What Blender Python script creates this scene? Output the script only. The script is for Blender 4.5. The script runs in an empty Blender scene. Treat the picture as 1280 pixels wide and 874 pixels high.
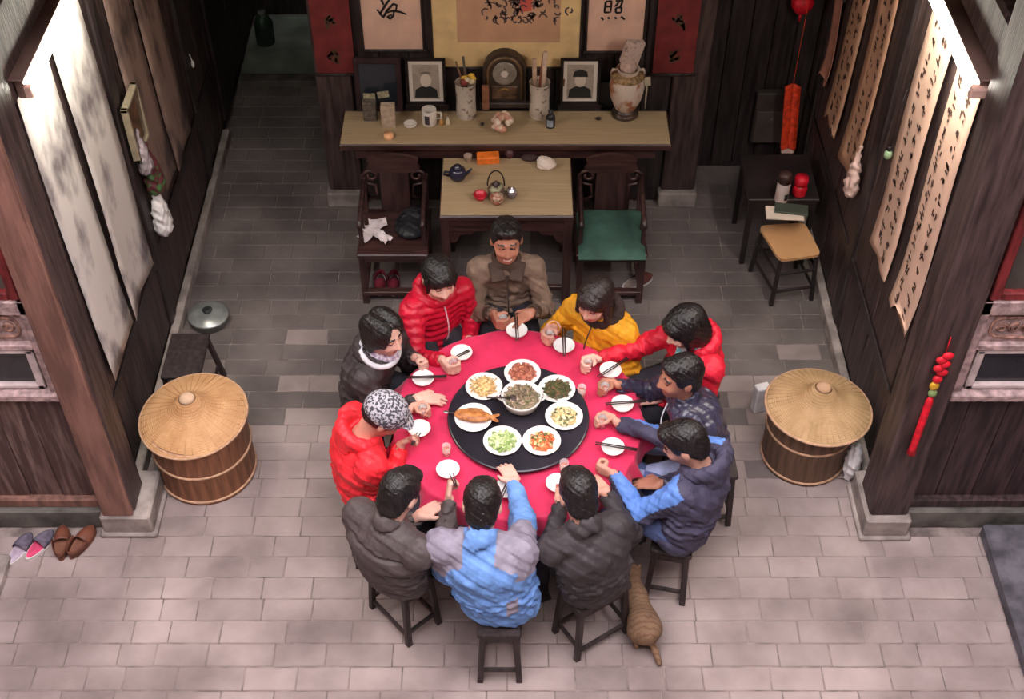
import bpy, bmesh, math, random
import numpy as np
from mathutils import Vector, Matrix
random.seed(7); rng = np.random.default_rng(7)
SC = bpy.context.scene
COL = SC.collection
R = math.radians
# ---------------------------------------------------------------- camera
PITCH = 46.0; FPX = 1596.0; CAMH = 6.1
cam_d = bpy.data.cameras.new('camera'); cam = bpy.data.objects.new('camera', cam_d); COL.objects.link(cam)
cam.location = (0, 0, CAMH); cam.rotation_euler = (R(90 - PITCH), 0, 0)
cam_d.sensor_fit = 'HORIZONTAL'; cam_d.sensor_width = 36.0; cam_d.lens = 36.0 * FPX / 1280.0
cam_d.clip_start = 0.05; cam_d.clip_end = 200
SC.camera = cam
# ---------------------------------------------------------------- sky (even overcast)
w = bpy.data.worlds.new('overcast_sky'); SC.world = w; w.use_nodes = True
bg = w.node_tree.nodes['Background']; bg.inputs[0].default_value = (1.0, 0.95, 0.97, 1); bg.inputs[1].default_value = 5.2
# ---------------------------------------------------------------- exposure
SC.view_settings.view_transform = 'Standard'; SC.view_settings.look = 'None'
SC.view_settings.exposure = 0.85; SC.view_settings.gamma = 1.0; SC.view_settings.use_curve_mapping = False
TUBE_STRENGTH = 125.0

# ---------------------------------------------------------------- pixel helper (a pixel plus the height of what it touches)
_c, _s = math.cos(R(PITCH)), math.sin(R(PITCH))
def P(px, py, z):
    u = (px - 640) / FPX; v = (437 - py) / FPX
    D = (CAMH - z) / (_s - v * _c)
    return Vector((u * D, D * (_c + v * _s), z))
def PY(px, py, y):           # pixel on a plane y = const
    u = (px - 640) / FPX; v = (437 - py) / FPX
    D = y / (_c + v * _s)
    return Vector((u * D, y, CAMH - D * (_s - v * _c)))
def PX(px, py, x):           # pixel on a plane x = const
    u = (px - 640) / FPX; v = (437 - py) / FPX
    D = x / u
    return Vector((x, D * (_c + v * _s), CAMH - D * (_s - v * _c)))

# ---------------------------------------------------------------- materials
def lin(c):
    out = []
    for v in c[:3]:
        v = v / 255.0
        out.append(v / 12.92 if v <= 0.04045 else ((v + 0.055) / 1.055) ** 2.4)
    return tuple(out) + (1.0,)
_M = {}
def mat(name, col, rough=0.6, var=0.15, scale=8.0, stretch=(1, 1, 1), bump=0.0, bscale=None, metal=0.0, spec=0.4,
        col2=None, trans=0.0, alpha=1.0, emit=None, obj_rand=0.0, island=False, sheen=0.0, detail=4.0, coat=0.0, ramp=(0.35, 0.65), world=False):
    if name in _M: return _M[name]
    m = bpy.data.materials.new(name); m.use_nodes = True; nt = m.node_tree; N = nt.nodes; L = nt.links
    b = N['Principled BSDF']
    b.inputs['Roughness'].default_value = rough; b.inputs['Metallic'].default_value = metal
    b.inputs['Specular IOR Level'].default_value = spec
    if coat: b.inputs['Coat Weight'].default_value = coat; b.inputs['Coat Roughness'].default_value = 0.25
    if sheen: b.inputs['Sheen Weight'].default_value = sheen
    if trans: b.inputs['Transmission Weight'].default_value = trans; b.inputs['IOR'].default_value = 1.3
    if emit: b.inputs['Emission Color'].default_value = lin(emit[0]); b.inputs['Emission Strength'].default_value = emit[1]
    c1 = lin(col)
    if col2 is None:
        c2 = tuple(min(1.0, v * (1 + var * 1.6)) for v in c1[:3]) + (1,); c1 = tuple(v * (1 - var * 1.6) for v in c1[:3]) + (1,)
        if var * 1.6 >= 1: c1 = tuple(v * 0.25 for v in lin(col)[:3]) + (1,)
    else: c2 = lin(col2)
    tc = N.new('ShaderNodeTexCoord'); mp = N.new('ShaderNodeMapping'); mp.inputs['Scale'].default_value = stretch
    L.new(N.new('ShaderNodeNewGeometry').outputs['Position'] if world else tc.outputs['Object'], mp.inputs['Vector'])
    nz = N.new('ShaderNodeTexNoise'); nz.inputs['Scale'].default_value = scale; nz.inputs['Detail'].default_value = detail
    L.new(mp.outputs[0], nz.inputs['Vector'])
    rp = N.new('ShaderNodeValToRGB'); rp.color_ramp.elements[0].position = ramp[0]; rp.color_ramp.elements[1].position = ramp[1]
    rp.color_ramp.elements[0].color = c1; rp.color_ramp.elements[1].color = c2
    L.new(nz.outputs['Fac'], rp.inputs['Fac'])
    out = rp.outputs['Color']
    if obj_rand:
        if island: src = N.new('ShaderNodeNewGeometry').outputs['Random Per Island']
        else: src = N.new('ShaderNodeObjectInfo').outputs['Random']
        mr = N.new('ShaderNodeMapRange'); mr.inputs['To Min'].default_value = 1 - obj_rand; mr.inputs['To Max'].default_value = 1 + obj_rand
        L.new(src, mr.inputs['Value'])
        hs = N.new('ShaderNodeHueSaturation'); L.new(mr.outputs[0], hs.inputs['Value']); L.new(out, hs.inputs['Color']); out = hs.outputs[0]
    L.new(out, b.inputs['Base Color'])
    if bump:
        n2 = N.new('ShaderNodeTexNoise'); n2.inputs['Scale'].default_value = bscale or scale * 3; n2.inputs['Detail'].default_value = 4
        L.new(mp.outputs[0], n2.inputs['Vector'])
        bp = N.new('ShaderNodeBump'); bp.inputs['Strength'].default_value = bump; bp.inputs['Distance'].default_value = 0.01
        L.new(n2.outputs['Fac'], bp.inputs['Height']); L.new(bp.outputs[0], b.inputs['Normal'])
    _M[name] = m
    return m

# ---------------------------------------------------------------- mesh building
class MB:
    def __init__(s): s.v = []; s.f = []; s.mi = []; s.sm = []
    def add(s, vs, fs, mi=0, smooth=False):
        o = len(s.v); s.v += [tuple(q) for q in vs]
        for f in fs: s.f.append(tuple(i + o for i in f)); s.mi.append(mi); s.sm.append(smooth)
        return s
    def box(s, lo, hi, mi=0, mtx=None):
        x0, y0, z0 = lo; x1, y1, z1 = hi
        vs = [(x0, y0, z0), (x1, y0, z0), (x1, y1, z0), (x0, y1, z0), (x0, y0, z1), (x1, y0, z1), (x1, y1, z1), (x0, y1, z1)]
        if mtx is not None: vs = [mtx @ Vector(q) for q in vs]
        return s.add(vs, [(0, 3, 2, 1), (4, 5, 6, 7), (0, 1, 5, 4), (1, 2, 6, 5), (2, 3, 7, 6), (3, 0, 4, 7)], mi)
    def bbox(s, lo, hi, b=0.01, mi=0, mtx=None):   # box with chamfered edges
        x0, y0, z0 = lo; x1, y1, z1 = hi
        b = min(b, (x1 - x0) * .45, (y1 - y0) * .45, (z1 - z0) * .45)
        vs = []; idx = {}
        for ix, (X, sx) in enumerate(((x0, 1), (x1, -1))):
            for iy, (Y, sy) in enumerate(((y0, 1), (y1, -1))):
                for iz, (Z, sz) in enumerate(((z0, 1), (z1, -1))):
                    for a in range(3):
                        q = [X + sx * b, Y + sy * b, Z + sz * b]
                        q[a] = (X, Y, Z)[a]
                        idx[ix, iy, iz, a] = len(vs); vs.append(q)
        fs = []
        def I(t, a): return idx[t[0], t[1], t[2], a]
        for a in range(3):
            o = [(a + 1) % 3, (a + 2) % 3]
            for e in (0, 1):
                cs = []
                for (p, q) in ((0, 0), (1, 0), (1, 1), (0, 1)):
                    t = [0, 0, 0]; t[a] = e; t[o[0]] = p; t[o[1]] = q; cs.append(tuple(t))
                if e == 0: cs = cs[::-1]
                fs.append([I(t, a) for t in cs])
        for a in range(3):           # edges along axis a
            o1, o2 = (a + 1) % 3, (a + 2) % 3
            for p in (0, 1):
                for q in (0, 1):
                    t0 = [0, 0, 0]; t0[o1] = p; t0[o2] = q; t1 = list(t0); t1[a] = 1
                    f = [I(t0, o1), I(t1, o1), I(t1, o2), I(t0, o2)]
                    if (p + q) % 2 == 0: f = f[::-1]
                    fs.append(f)
        for ix in (0, 1):
            for iy in (0, 1):
                for iz in (0, 1):
                    f = [idx[ix, iy, iz, 0], idx[ix, iy, iz, 1], idx[ix, iy, iz, 2]]
                    if (ix + iy + iz) % 2 == 0: f = f[::-1]
                    fs.append(f)
        if mtx is not None: vs = [mtx @ Vector(q) for q in vs]
        return s.add(vs, fs, mi)
    def bar(s, a, b, w, d=None, up=(0, 0, 1), mi=0, bev=0.003):   # rectangular bar from a to b
        a = Vector(a); b = Vector(b); d = w if d is None else d
        z = (b - a); L = z.length; z.normalize(); u = Vector(up)
        if abs(z.dot(u)) > .95: u = Vector((0, 1, 0))
        x = u.cross(z).normalized(); y = z.cross(x)
        M = Matrix(((x.x, y.x, z.x, a.x), (x.y, y.y, z.y, a.y), (x.z, y.z, z.z, a.z), (0, 0, 0, 1)))
        return s.bbox((-w / 2, -d / 2, 0), (w / 2, d / 2, L), bev, mi, M)
    def tube(s, pts, r, n=8, mi=0, caps=True):
        pts = [Vector(p) for p in pts]; rs = r if isinstance(r, (list, tuple)) else [r] * len(pts)
        vs = []; fs = []; prev = None
        for i, p in enumerate(pts):
            t = (pts[min(i + 1, len(pts) - 1)] - pts[max(i - 1, 0)]).normalized()
            if prev is None:
                u = Vector((0, 0, 1)) if abs(t.z) < .9 else Vector((1, 0, 0)); x = u.cross(t).normalized()
            else: x = (prev - t * prev.dot(t)).normalized()
            prev = x; y = t.cross(x)
            for k in range(n):
                a = 2 * math.pi * k / n; vs.append(p + (x * math.cos(a) + y * math.sin(a)) * rs[i])
        for i in range(len(pts) - 1):
            for k in range(n):
                k2 = (k + 1) % n; fs.append((i * n + k, i * n + k2, (i + 1) * n + k2, (i + 1) * n + k))
        s.add(vs, fs, mi, True)
        if caps:
            o = len(s.v) - len(vs)
            s.f.append(tuple(o + k for k in range(n - 1, -1, -1))); s.mi.append(mi); s.sm.append(False)
            o2 = o + (len(pts) - 1) * n
            s.f.append(tuple(o2 + k for k in range(n))); s.mi.append(mi); s.sm.append(False)
        return s
    def lathe(s, prof, n=24, mi=0, c=(0, 0, 0), sx=1, sy=1, mtx=None, smooth=True, close=False):
        vs = []; fs = []; m = len(prof)
        for (r, z) in prof:
            for k in range(n):
                a = 2 * math.pi * k / n; vs.append(Vector((c[0] + r * math.cos(a) * sx, c[1] + r * math.sin(a) * sy, c[2] + z)))
        if mtx is not None: vs = [mtx @ q for q in vs]
        for i in range(m - 1):
            for k in range(n):
                k2 = (k + 1) % n; fs.append((i * n + k, i * n + k2, (i + 1) * n + k2, (i + 1) * n + k))
        if prof[0][0] > 1e-5: fs.append(tuple(range(n - 1, -1, -1)))
        if prof[-1][0] > 1e-5: fs.append(tuple((m - 1) * n + k for k in range(n)))
        return s.add(vs, fs, mi, smooth)
    def ball(s, c, r, n=12, m=8, mi=0, mtx=None):
        rx, ry, rz = (r, r, r) if not isinstance(r, (tuple, list)) else r
        pr = [(math.sin(math.pi * i / m), -math.cos(math.pi * i / m)) for i in range(m + 1)]
        pr[0] = (1e-4, -1); pr[-1] = (1e-4, 1)
        M = Matrix.Translation(Vector(c)) @ (mtx or Matrix.Identity(4)) @ Matrix.Diagonal((rx, ry, rz, 1))
        return s.lathe(pr, n, mi, mtx=M)
    def poly(s, pts, thick, n=(0, -1, 0), mi=0):      # flat outline with thickness along -n
        pts = [Vector(p) for p in pts]; nv = Vector(n).normalized() * thick; k = len(pts)
        vs = pts + [p - nv for p in pts]
        fs = [tuple(range(k)), tuple(range(2 * k - 1, k - 1, -1))] + [(i, k + i, k + (i + 1) % k, (i + 1) % k) for i in range(k)]
        return s.add(vs, fs, mi)
def link(o, parent=None):
    COL.objects.link(o)
    if parent is not None: o.parent = parent
    return o
def obj(name, mb, mats, parent=None, loc=None, rotz=None, **props):
    me = bpy.data.meshes.new(name)
    if isinstance(mb, MB):
        me.from_pydata(mb.v, [], mb.f)
        me.polygons.foreach_set('material_index', mb.mi); me.polygons.foreach_set('use_smooth', mb.sm)
        bm = bmesh.new(); bm.from_mesh(me); bmesh.ops.recalc_face_normals(bm, faces=bm.faces); bm.to_mesh(me); bm.free()
    else: me = mb
    if not isinstance(mats, (list, tuple)): mats = [mats]
    if len(me.materials) == 0:
        for m in mats: me.materials.append(m)
    o = bpy.data.objects.new(name, me); link(o, parent)
    if loc is not None: o.location = loc
    if rotz is not None: o.rotation_euler = (0, 0, rotz)
    for k, v in props.items(): o[k] = v
    return o
def tag(o, label, cat, group=None, kind=None):
    o['label'] = label; o['category'] = cat
    if group: o['group'] = group
    if kind: o['kind'] = kind
    return o
def thing(name, label, cat, loc=(0, 0, 0), rotz=0, group=None):
    o = bpy.data.objects.new(name, None); link(o); o.location = loc; o.rotation_euler = (0, 0, rotz)
    o.empty_display_size = 0.05
    return tag(o, label, cat, group)
def struct(name, mb, m, parent=None, label=None):
    o = obj(name, mb, m, parent)
    if parent is None: o['kind'] = 'structure'
    if label: o['label'] = label
    return o
def dup(o, parent=None):
    c = o.copy(); link(c, parent)
    for ch in list(o.children): dup(ch, c)
    return c
# ================================================================ materials of the place
WOOD_D = mat('dark_stained_wood', (70, 55, 54), .55, .35, 5, (6, 6, .6), .35, 22)
WOOD_B = mat('blackened_wood', (52, 43, 44), .5, .3, 5, (6, 6, .6), .3, 20)
WOOD_R = mat('weathered_red_wood', (128, 92, 82), .6, .2, 4, (6, 6, .7), .4, 20)
WOOD_P = mat('scratched_panel_wood', (78, 56, 54), .5, .3, 4, (9, 9, .8), .35, 16, col2=(140, 116, 110), ramp=(.45, .8))
WOOD_Q = mat('dark_panel_wood', (62, 46, 48), .5, .35, 4, (9, 9, .8), .35, 16)
STONE = mat('pale_stone', (150, 138, 134), .85, .22, 7, bump=.5, bscale=30)
STONE_D = mat('grey_green_stone', (92, 88, 84), .85, .3, 6, bump=.5, bscale=26)
MORTAR = mat('floor_mortar', (128, 115, 112), .95, .25, 9, bump=.5, bscale=50)
BK = dict(rough=.85, var=0, scale=2.2, bump=.35, bscale=28, obj_rand=.11, ramp=(.3, .7), world=True, detail=9)
BRICK = mat('court_brick', (120, 106, 104), col2=(170, 153, 150), **BK)
BRICK_S = mat('court_brick_far', (120, 106, 104), col2=(170, 153, 150), island=True, **BK)
HBRICK = mat('hall_shade_brick', (84, 76, 75), col2=(124, 113, 110), **BK)  # brick colour darkened to carry the shade of the hall
HBRICK_S = mat('hall_shade_brick_far', (84, 76, 75), col2=(124, 113, 110), island=True, **BK)
PLASTER = mat('old_plaster', (120, 108, 98), .9, .25, 3, bump=.3)
CARVE = mat('painted_carved_wood', (176, 150, 150), .7, .25, 20, bump=.6, bscale=60)
CARVE_F = mat('carved_relief_paint', (150, 112, 100), .7, .35, 30, bump=.8, bscale=60)
GLASS_D = mat('dark_window_glass', (46, 42, 48), .12, .1, 3, spec=.6)
REDPAINT = mat('red_painted_wood', (122, 42, 44), .6, .3, 6, (5, 5, 1))
CEIL = mat('sooty_ceiling_wood', (54, 44, 40), .7, .3, 5, (.6, 6, 6))

# ---------------------------------------------------------------- floor with bricks
mb = MB(); mb.box((-3.6, .2, -.12), (3.6, 10.4, -.0035)); floor = struct('floor', mb, MORTAR)
ROW = .142
def brick_mesh(Lb, bmat):
    m = MB(); h = Lb / 2 - .0022; d = ROW / 2 - .0022
    m.bbox((-h, -d, -.03), (h, d, 0), .004); me = bpy.data.meshes.new('brick')
    me.from_pydata(m.v, [], m.f); me.materials.append(bmat)
    bmm = bmesh.new(); bmm.from_mesh(me); bmesh.ops.recalc_face_normals(bmm, faces=bmm.faces); bmm.to_mesh(me); bmm.free()
    return me
BL = [.20, .28, .28, .36]
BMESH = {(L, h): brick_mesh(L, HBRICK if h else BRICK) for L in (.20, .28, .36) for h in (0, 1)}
rb = random.Random(21)
def is_hall_shade(cx, cy): return int(rb.random() < max(0, min(1, (cy - 4.7) / 1.6)))  # shade-darkened bricks grow likelier towards the back of the hall
cells = []
y = 2.25; r = 0
while y < 9.0:
    x = -3.3 + (.14 if r % 2 else 0) + random.uniform(-.05, .05)
    while x < 3.3:
        L_ = random.choice(BL); cx = x + L_ / 2; x += L_
        if y > 4.35 and abs(cx) > 2.35: continue
        cells.append((cx, y + ROW / 2, L_))
    y += ROW; r += 1
def in_frame(cx, cy):
    D = cy * _c + CAMH * _s; v = (cy * _s - CAMH * _c) / D
    px = 640 + FPX * cx / D; py = 437 - FPX * v
    hidden = (py < 820 and 470 < px < 870 and 420 < py) and (py < 690 or 560 < px < 760)
    return -20 < px < 1300 and py < 890, hidden
vis = [c for c in cells if in_frame(c[0], c[1])[0] and not in_frame(c[0], c[1])[1]]
near = set(sorted(vis, key=lambda c: c[1])[:300])
stuffb = MB()
for c in cells:
    dz = random.uniform(-.0012, .0015)
    if c in near:
        o = bpy.data.objects.new('brick', BMESH[c[2], is_hall_shade(c[0], c[1])]); link(o, floor)
        o.location = (c[0], c[1], dz); o.rotation_euler = (random.uniform(-.004, .004), random.uniform(-.004, .004), random.uniform(-.01, .01))
    else:
        h = c[2] / 2 - .0022; d = ROW / 2 - .0022
        stuffb.bbox((c[0] - h, c[1] - d, -.03 + dz), (c[0] + h, c[1] + d, dz), .004, is_hall_shade(c[0], c[1]))
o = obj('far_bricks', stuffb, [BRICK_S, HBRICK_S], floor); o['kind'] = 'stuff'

# ---------------------------------------------------------------- hall: side walls of upright planks
XL, XR = -2.27, 2.16
def plank_wall(name, x, side, y0, y1, zt, m):
    mb = MB(); mb.box((x - .10 if side < 0 else x + .02, y0, 0), (x - .02 if side < 0 else x + .10, y1, zt))
    wl = struct(name, mb, WOOD_B)
    yy = y0; k = 0
    while yy < y1 - .02:
        wd = min(random.uniform(.2, .29), y1 - yy)
        t = random.uniform(0, .008)
        p = MB(); x0, x1 = (x - .03, x - .008 + t) if side < 0 else (x + .008 - t, x + .03)
        p.bbox((x0, yy + .003, .1), (x1, yy + wd - .003, zt), .004); obj('plank', p, m, wl); yy += wd
    return wl
wl = plank_wall('wall_left', XL, -1, 4.45, 10.3, 3.55, WOOD_D)
wr = plank_wall('wall_right', XR, 1, 4.45, 10.3, 3.55, WOOD_D)
for nm, x, sg in (('baseboard_left', XL, 1), ('baseboard_right', XR, -1)):
    mb = MB(); mb.bbox((min(x, x + sg * .055), 4.7, 0), (max(x, x + sg * .055), 8.2, .10), .008); struct(nm, mb, STONE)
# horizontal rails and uprights on the side walls
n_tr = 1
for x, sg in ((XL, 1), (XR, -1)):
    mb = MB(); mb.bbox((min(x, x + sg * .012), 4.6, .62), (max(x, x + sg * .012), 8.2, .70), .006)
    struct('trim_%d' % n_tr, mb, WOOD_B); n_tr += 1
    mb = MB(); mb.bbox((min(x - sg * .04, x + sg * .10), 4.5, 2.98), (max(x - sg * .04, x + sg * .10), 8.2, 3.24), .02)
    struct('trim_%d' % n_tr, mb, WOOD_D); n_tr += 1
    for yy in (6.02, 7.55, 8.3):
        mb = MB(); mb.bbox((min(x - sg * .02, x + sg * .016), yy, .1), (max(x - sg * .02, x + sg * .016), yy + .12, 3.5), .01)
        struct('trim_%d' % n_tr, mb, WOOD_B); n_tr += 1
# ---------------------------------------------------------------- corner posts on stone blocks
def post(x0, x1, y0, y1, sx0, sx1, m):
    global n_tr
    mb = MB(); mb.bbox((sx0, y0 - .04, 0), (sx1, y1 + .10, .17), .012); mb.bbox((sx0 - .02, y0 - .06, 0), (sx1 + .02, y1 + .12, .03), .008)
    struct('trim_%d' % n_tr, mb, STONE); n_tr += 1
    mb = MB(); mb.bbox((x0, y0, .17), (x1, y1, 3.55), .012); struct('trim_%d' % n_tr, mb, m); n_tr += 1
post(-2.33, -2.165, 4.425, 4.64, -2.37, -2.08, WOOD_D)
mb = MB(); mb.bbox((-2.345, 4.395, .17), (-2.175, 4.43, 3.55), .006); struct('trim_%d' % n_tr, mb, WOOD_R); n_tr += 1
post(2.05, 2.27, 4.40, 4.64, 2.03, 2.29, WOOD_D)
# ---------------------------------------------------------------- front facade beside the posts
def facade(name, sg, xin, mpl):
    global n_tr
    xo = sg * 3.55
    lo, hi = min(xin, xo), max(xin, xo)
    mb = MB(); mb.box((lo, 4.54, 0), (hi, 4.66, 3.55)); w_ = struct(name, mb, WOOD_B)
    x = lo
    while x < hi - .01:
        wd = min(random.uniform(.16, .22), hi - x)
        p = MB(); p.bbox((x + .002, 4.505 + random.uniform(0, .006), .22), (x + wd - .002, 4.55, 1.10), .004); obj('plank', p, mpl, w_); x += wd
    p = MB(); p.bbox((lo, 4.47, .155), (hi, 4.56, .225), .008); obj('sill_rail', p, WOOD_R if sg < 0 else mpl, w_)
    p = MB(); p.bbox((lo, 4.44, 0), (hi, 4.60, .155), .01); obj('stone_sill', p, STONE_D, w_)
    # carved window: scalloped sill board, frame, dark pane, relief panel above
    e = xin + sg * .015
    win = bpy.data.objects.new('window_1' if sg < 0 else 'window_2', None); link(win); win['kind'] = 'structure'
    f = MB()
    def q(a, b, c_, d, y0, y1, m=0, mm=None): (mm or f).bbox((min(e + sg * a, e + sg * b), y0, c_), (max(e + sg * a, e + sg * b), y1, d), .006, m)
    q(0, 1.1, 1.105, 1.155, 4.44, 4.53)
    q(.0, .06, 1.15, 1.80, 4.47, 4.53); q(.06, 1.1, 1.46, 1.50, 4.47, 4.53); q(0, 1.1, 1.71, 1.80, 4.47, 4.53); q(1.04, 1.1, 1.15, 1.8, 4.47, 4.53)
    obj('window_frame', f, CARVE, win)
    f2 = MB()
    k = 0
    while k * .055 < 1.1:
        f2.ball((e + sg * (.03 + k * .055), 4.47, 1.105), (.034, .02, .022), 8, 6); k += 1
    obj('scalloped_edge', f2, CARVE, win)
    f3 = MB(); q(.06, 1.04, 1.155, 1.46, 4.505, 4.53, 0, f3); obj('pane', f3, GLASS_D, win)
    f4 = MB(); q(.075, .115, 1.165, 1.45, 4.478, 4.52, 0, f4); q(.075, 1.03, 1.165, 1.195, 4.478, 4.52, 0, f4); q(.075, 1.03, 1.425, 1.45, 4.478, 4.52, 0, f4)
    obj('inner_frame', f4, mat('pale_frame_paint', (198, 180, 180), .6, .12, 12), win)
    f5 = MB(); q(.06, 1.04, 1.50, 1.71, 4.50, 4.53, 0, f5); obj('relief_ground', f5, CARVE, win)
    f6 = MB()
    for (a0, a1) in ((.10, .46), (.50, .86)):
        pts = []
        for t in range(33):
            an = t / 32 * 2 * math.pi; ca, sa = math.cos(an), math.sin(an)
            pts.append((e + sg * ((a0 + a1) / 2 + (a1 - a0) / 2 * math.copysign(abs(ca) ** .5, ca)), 4.495, 1.605 + .07 * math.copysign(abs(sa) ** .5, sa)))
        f6.tube(pts, .009, 6)
        for j in range(5):
            cx = e + sg * (a0 + .05 + j * (a1 - a0 - .1) / 4); pts = []
            for t in range(15):
                an = t / 14 * 3.2 * math.pi; rr = .032 * (1 - t / 20); pts.append((cx + rr * math.cos(an + j), 4.492, 1.605 + rr * math.sin(an + j)))
            f6.tube(pts, .007, 5)
    obj('carved_relief', f6, CARVE_F, win)
    # upper lattice window with red frame
    g = MB()
    def qq(a, b, c_, d, y0, y1): g.bbox((min(e + sg * a, e + sg * b), y0, c_), (max(e + sg * a, e + sg * b), y1, d), .006)
    qq(.035, .085, 1.80, 3.4, 4.48, 4.53); qq(0.085, 1.1, 1.80, 1.85, 4.48, 4.53); qq(.55, .6, 1.85, 3.4, 4.485, 4.53)
    struct('window_%d' % (3 if sg < 0 else 4), g, REDPAINT)
    g2 = MB(); g2.box((min(e + sg * .085, e + sg * 1.1), 4.515, 1.85), (max(e + sg * .085, e + sg * 1.1), 4.54, 3.4))
    struct('window_%d' % (5 if sg < 0 else 6), g2, mat('dusty_window_pane', (86, 80, 76), .35, .2, 4))
facade('wall_front_left', -1, -2.34, WOOD_P)
facade('wall_front_right', 1, 2.27, WOOD_Q)
# ---------------------------------------------------------------- back wall with panel and side pillars
YB = 7.45
mb = MB(); mb.box((-1.34, YB, 0), (1.34, YB + .12, 3.55)); wall_back = struct('wall_back', mb, WOOD_B)
x = -1.10
while x < 1.09:
    p = MB(); p.bbox((x + .003, YB - .015, .14), (min(x + .20, 1.10) - .003, YB + .01, 3.5), .004); obj('plank', p, WOOD_B, wall_back); x += .20
for sx in (-1, 1):
    mb = MB(); lo, hi = sorted((sx * 1.10, sx * 1.345)); mb.bbox((lo, YB - .05, .13), (hi, YB + .02, 3.5), .01); struct('trim_%d' % n_tr, mb, WOOD_D); n_tr += 1
    mb = MB(); mb.bbox((lo - .02, YB - .09, 0), (hi + .02, YB + .04, .13), .012); struct('trim_%d' % n_tr, mb, STONE); n_tr += 1
for sx, nm in ((-1, 'wall_passage_left'), (1, 'wall_passage_right')):
    mb = MB(); lo, hi = sorted((sx * 1.28, sx * 1.34)); mb.box((lo, YB + .12, 0), (hi, 8.9, 3.55)); struct(nm, mb, WOOD_B)
mb = MB(); mb.box((-1.34, 8.78, 0), (2.3, 8.9, 3.55)); struct('wall_passage_back', mb, WOOD_B)
# right passage: dark plank door
mb = MB(); mb.box((1.34, 7.86, 0), (2.2, 7.94, 3.4)); wd = struct('wall_closet', mb, WOOD_B)
x = 1.36
while x < 2.12:
    p = MB(); p.bbox((x + .003, 7.84, .05), (x + .157, 7.87, 3.3), .004); obj('plank', p, WOOD_B, wd); x += .16
# rear light well behind the passage: step, pale floor, end wall
mb = MB(); mb.bbox((-2.27, 8.92, 0), (-1.2, 9.05, .05), .01); struct('trim_%d' % n_tr, mb, STONE_D); n_tr += 1
mb = MB(); mb.box((-2.27, 9.05, 0), (-.4, 10.02, .02)); struct('floor_light_well', mb, mat('mossy_concrete', (122, 130, 118), .9, .2, 3, bump=.3))
mb = MB(); mb.box((-2.4, 10.0, 0), (2.4, 10.15, 5.6)); struct('wall_rear', mb, WOOD_B)
mb = MB(); mb.box((-2.4, 8.9, 3.55), (-.35, 9.72, 3.7)); struct('light_well_blocker', mb, CEIL)  # unseen cover added to dim the daylight in the rear well
mb = MB(); mb.box((-.45, 8.9, 0), (-.35, 10.0, 5.6)); struct('wall_light_well', mb, PLASTER)
# ---------------------------------------------------------------- ceiling of the hall, upper storey, courtyard walls
mb = MB(); mb.box((-3.55, 4.42, 3.58), (3.55, 8.9, 3.70)); ceil = struct('ceiling', mb, CEIL)
for k in range(9):
    p = MB(); yb = 4.7 + k * .5; p.bbox((-2.25, yb, 3.45), (2.15, yb + .09, 3.56), .01); obj('joist', p, CEIL, ceil)
mb = MB(); mb.box((-3.55, 4.38, 3.92), (3.55, 4.5, 7.2)); struct('wall_upper', mb, WOOD_R)
mb = MB(); mb.box((-3.65, -2.6, 0), (-3.55, 4.6, 7.2)); struct('wall_court_left', mb, WOOD_R)
mb = MB(); mb.box((3.55, -2.6, 0), (3.65, 4.6, 7.2)); struct('wall_court_right', mb, WOOD_R)
mb = MB(); mb.box((-3.6, .2, 0), (3.6, .3, 5.0)); struct('wall_court_front', mb, PLASTER)
# gallery behind the railing the picture is taken from, with an unseen roof and eave added to cut skylight
mb = MB(); mb.box((-3.65, -2.6, 7.1), (3.65, -.2, 7.25)); struct('sky_block_gallery', mb, CEIL)  # unseen slab added to keep low sky light out of the hall
mb = MB(); mb.box((-3.65, -2.7, 0), (3.65, -2.6, 7.25)); struct('wall_gallery', mb, WOOD_D)
mb = MB(); mb.box((-3.55, 4.25, 3.84), (3.55, 4.5, 3.92)); struct('sky_block_eave', mb, CEIL)  # unseen strip added to block steep sky light at the hall front
# stone slabs at the edges of the court
a = P(1235, 645, .1); b = P(1280, 800, .1)
mb = MB(); mb.bbox((2.72, 2.6, 0), (3.5, 4.40, .10), .012); tag(obj('stone_slab', mb, mat('dark_blue_stone', (88, 84, 92), .8, .3, 8, bump=.5)), 'dark blue grey stone slab on the court floor by the dark panelled window', 'slab')
mb = MB(); mb.bbox((-3.5, 3.2, 0), (-2.86, 4.22, .06), .012); tag(obj('stone_slab', mb, STONE), 'pale grey stone slab on the court floor beside the pair of slippers', 'slab')
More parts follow.
